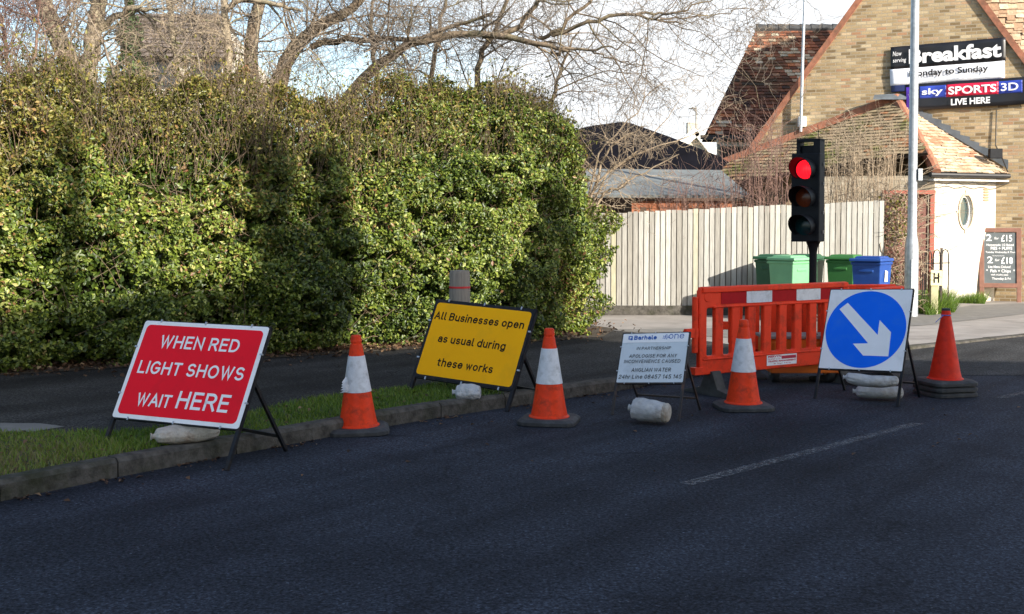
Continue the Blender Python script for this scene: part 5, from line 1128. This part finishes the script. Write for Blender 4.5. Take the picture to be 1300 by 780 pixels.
o = b.build('torn_flap', M['sleeve'], c1, world=False); o.modifiers.new('s', 'SOLIDIFY').thickness = .002
cone('orange cone with clean white sleeve, right of the yellow sign', .30, 9.42, rz=R(-12), H=.765)
cone('orange cone with white sleeve in front of the red plastic barrier', 2.01, 10.15, rz=R(5), H=.775)
c4 = cone('plain red cone without sleeve on two stacked bases at far right', 4.07, 10.98, sleeve=False, bases=3, rz=R(14), mbody=M['conered'], group=None, name='red_cone', H=.80)
b = MB(); b.lathe([(.0445, .745), (.046, .747), (.046, .753), (.0445, .755)], 20); b.tube([(-.04, -.02, .75), (-.09, -.04, .725), (-.15, -.06, .69)], .0035, 5); b.build('cable_tie', M['bluetie'], c4, world=False)
b = MB(); b.lathe([(.036, .79), (.040, .792), (.038, .812), (.02, .815)], 20); b.build('cap', M['rubber'], c4, world=False, smooth=True)

# ------------------------------------------------------------------ plastic barriers (with feet) round the signal
def barrier(label, A, B, zb=.21, feet=True, sticker=False, face=1):
    A = Vector((*A, 0)); B = Vector((*B, 0)); d_ = B-A; Lb = d_.length; ang = math.atan2(d_.y, d_.x); t = thing('plastic_barrier', label, 'barrier', tuple(A), ang, 'red plastic barriers round the signal')
    Hh = .80; out = [(0, 0), (.03, -.0), (Lb-.03, 0), (Lb, .03), (Lb, Hh-.03), (Lb-.03, Hh), (.03, Hh), (0, Hh-.03)]
    hs = []; n = 9; x0 = .07; pitch = (Lb-.12)/n
    for k in range(n):
        a = x0+k*pitch+.0; hs.append(rrect(a, .155, a+pitch*.60, .62, .028, 4))
    hs.append([(.375, -.001+.012), (.435, .012), (.42, .10), (.40, .10)])
    X = Matrix.Translation((0, 0, zb)) @ Matrix.Rotation(R(90), 4, 'X')
    put(plate([out]+hs, .05, .010), 'panel', M['barrier'], t, X, world=False)
    rim = MB(); rim.box((Lb/2, 0, zb+Hh-.02), (Lb-.04, .085, .05)); rim.box((Lb/2, 0, zb+.62), (Lb-.3, .07, .022)); rim.box((Lb/2, 0, zb+.135), (Lb-.06, .07, .02)); rim.build('ribs', M['barrier'], t, world=False, bevel=.008)
    # left end post with knuckle and hook
    e = MB(); e.tube([(-.045, .0, zb+.20), (-.045, 0, zb+.72)], .028, 12); e.box((-.09, 0, zb+.385), (.15, .04, .085)); e.box((-.145, 0, zb+.385), (.05, .045, .055)); e.box((-.02, 0, zb+.03), (.10, .07, .07)); e.tube([(.085, -.030, zb+.715), (.085, -.022, zb+.715)], .045, 18); e.build('end_hook', M['barrier'], t, world=False, bevel=.008)
    Z = Matrix.Translation((0, -.0275, zb)) @ Matrix.Rotation(R(90), 4, 'X')
    put(plate([rrect(.25, .645, Lb-.08, .765, .004, 2)], .004), 'red_reflector', M['reflred'], t, Z, world=False)
    for a in (.57, 1.23):
        if a+.34 < Lb: put(plate([rrect(a, .643, a+.33, .767, .004, 2)], .005), 'white_reflector', M['sleeve'], t, Z @ Matrix.Translation((0, 0, .003)), world=False)
    if sticker:
        s_ = plate([rrect(.84, .025, 1.24, .135, .002, 1)], .002); so_ = put(s_, 'sticker', M['signwhite'], t, Z @ Matrix.Translation((0, 0, .002)), world=False)
        tx = [textT('MERVYN', .855, 1.03, .103, .018, .04, 0, 0, 0), textT('PLANT LTD', .855, 1.02, .080, .014, 0, 0, 0, 1), textT('LAMBERT', 1.06, 1.215, .089, .016, .03, 0, .0015, 2), textT('TRAFFIC MANAGEMENT', .855, 1.23, .058, .014, .05, 0, 0, 1), textT('& Sign Hire', .93, 1.16, .036, .012, 0, 0, 0, 1), (plate([rrect(1.035, .082, 1.23, .113, .002, 1)], .0006), Matrix.Identity(4), 0)]
        put(merge(tx), 'sticker_lettering', [M['inkred'], M['ink'], M['inkwhite']], so_, Z @ Matrix.Translation((0, 0, .0036)), world=False)
    if feet:
        for fx_ in (.18, Lb-.12):
            f = MB(); pr = [(-.34, 0), (.34, 0), (.34, .025), (.12, .07), (.045, zb+.02), (-.045, zb+.02), (-.12, .07), (-.34, .025)]
            vs = [(fx_-.055, p[0], p[1]) for p in pr]+[(fx_+.055, p[0], p[1]) for p in pr]; m_ = len(pr); f.add(vs, [tuple(range(m_)), tuple(range(2*m_-1, m_-1, -1))]+[(i, m_+i, m_+(i+1) % m_, (i+1) % m_) for i in range(m_)]); f.build('foot', M['footrubber'], t, world=False, bevel=.004)
    return t
barrier('red plastic barrier with reflective strip and sticker, front one facing the road', (1.73, 10.85), (3.40, 11.9), sticker=True)
barrier('red plastic barrier standing behind the signal trailer, rear one', (2.35, 12.35), (4.12, 12.55), zb=.15)
barrier('red plastic barrier closing the right side beside the blue sign', (3.62, 11.95), (4.14, 12.45), zb=.14, feet=False)

# ------------------------------------------------------------------ portable traffic light on its trailer
tlx, tly = 3.13, 12.2
tl_ = thing('portable_traffic_light', 'portable traffic light showing red on a pole above orange trailer', 'traffic light', (tlx, tly, 0))
b = MB(); b.box((2.95, 11.98, .36), (.78, .40, .17)); 
for k in range(4): b.box((2.68+k*.18, 11.77, .36), (.10, .02, .12))
b.build('battery_box', M['genorange'], tl_, bevel=.012)
b = MB(); b.box((2.95, 11.98, .462), (.84, .44, .03)); b.box((2.75, 11.9, .485), (.05, .03, .02)); b.box((3.05, 11.9, .485), (.12, .03, .02)); b.build('lid', M['grey'], tl_, bevel=.006)
b = MB(); b.box((2.95, 11.93, .15), (.70, .40, .09)); b.build('chassis', M['genorange'], tl_, bevel=.01)
for x in (2.66, 3.22):
    b = MB(); b.lathe([(.03, -.04), (.10, -.04), (.125, -.03), (.13, 0), (.125, .03), (.10, .04), (.03, .04)], 24, Matrix.Translation((x, 11.86, .13)) @ Matrix.Rotation(R(90), 4, 'Y')); wh = b.build('wheel', M['rubber'], tl_, smooth=True)
    b = MB(); b.lathe([(.02, -.045), (.06, -.045), (.06, .045), (.02, .045)], 16, Matrix.Translation((x, 11.86, .13)) @ Matrix.Rotation(R(90), 4, 'Y')); b.build('hub', M['grey'], wh, smooth=True)
b = MB(); b.tube([(tlx, tly, .25), (tlx, tly, 1.30), (tlx, tly, 1.36), (tlx, tly, 1.44)], [.04, .04, .05, .085], 12); b.build('pole', M['sigblack'], tl_, smooth=True)
HM = Matrix.Translation((tlx-.065, tly-.02, 1.42)) @ Matrix.Rotation(R(-33), 4, 'Z')
b = MB(); b.box((0, 0, .455), (.30, .17, .91), HM); b.build('signal_case', M['sigblack'], tl_, bevel=.012)
b = MB(); b.box((.02, .01, 1.045), (.25, .15, .03), HM); b.box((.11, .01, .98), (.07, .15, .15), HM); b.box((-.09, .01, .97), (.04, .12, .14), HM); b.box((.01, .03, .95), (.16, .08, .09), HM); b.tube([HM @ Vector((.11, .02, 1.0)), HM @ Vector((.09, .02, 1.2))], .004, 5); b.build('controller', M['sigblack'], tl_, bevel=.005)
for k, (mt, zz) in enumerate(((M['redlens'], .745), (M['amberlens'], .455), (M['greenlens'], .165))):
    Lm = HM @ Matrix.Translation((0, -.088, zz)) @ Matrix.Rotation(R(90), 4, 'X')
    b = MB(); b.lathe([(.001, .022), (.035, .020), (.07, .012), (.098, .0), (.1, -.01), (.05, -.012)], 32, Lm); b.build('lens', mt, tl_, smooth=True)
    # visor: open-bottomed hood cut on the slant
    b = MB(); n = 28; vs = []; fs = []
    for i in range(n+1):
        a = R(-50)+R(280)*i/n; ca, sa = math.cos(a), math.sin(a); ln = .09+.145*max(0, (sa+.75)/1.75)**.8
        for rr_, z_ in ((.112, -.003), (.118, ln), (.113, ln), (.107, -.003)): vs.append(Lm @ Vector((ca*rr_, sa*rr_, z_)))
    for i in range(n):
        for j in range(4): fs.append((i*4+j, (i+1)*4+j, (i+1)*4+(j+1) % 4, i*4+(j+1) % 4))
    b.add(vs, fs); b.build('visor', M['sigblack'], tl_, smooth=True)
b = MB()
for z_ in (.1, .3, .6, .8): b.box((.155, .03, z_), (.01, .02, .035), HM)
b.build('latches', M['grey'], tl_)

# wooden bollard behind the yellow sign
wb = thing('wooden_post', 'round weathered wooden post with red band behind the yellow sign', 'bollard', (bp(583.5, 11.3), 11.3, .09))
b = MB(); b.lathe([(.105, .09), (.103, .6), (.10, 1.12), (.092, 1.155), (.02, 1.16)], 24, Matrix.Translation((bp(583.5, 11.3), 11.3, 0))); b.build('post', M['postwood'], wb, smooth=True)
b = MB(); b.lathe([(.1005, .985), (.1045, .986), (.1045, 1.003), (.1005, 1.004)], 24, Matrix.Translation((bp(583.5, 11.3), 11.3, 0))); b.build('red_band', M['redband'], wb, smooth=True)
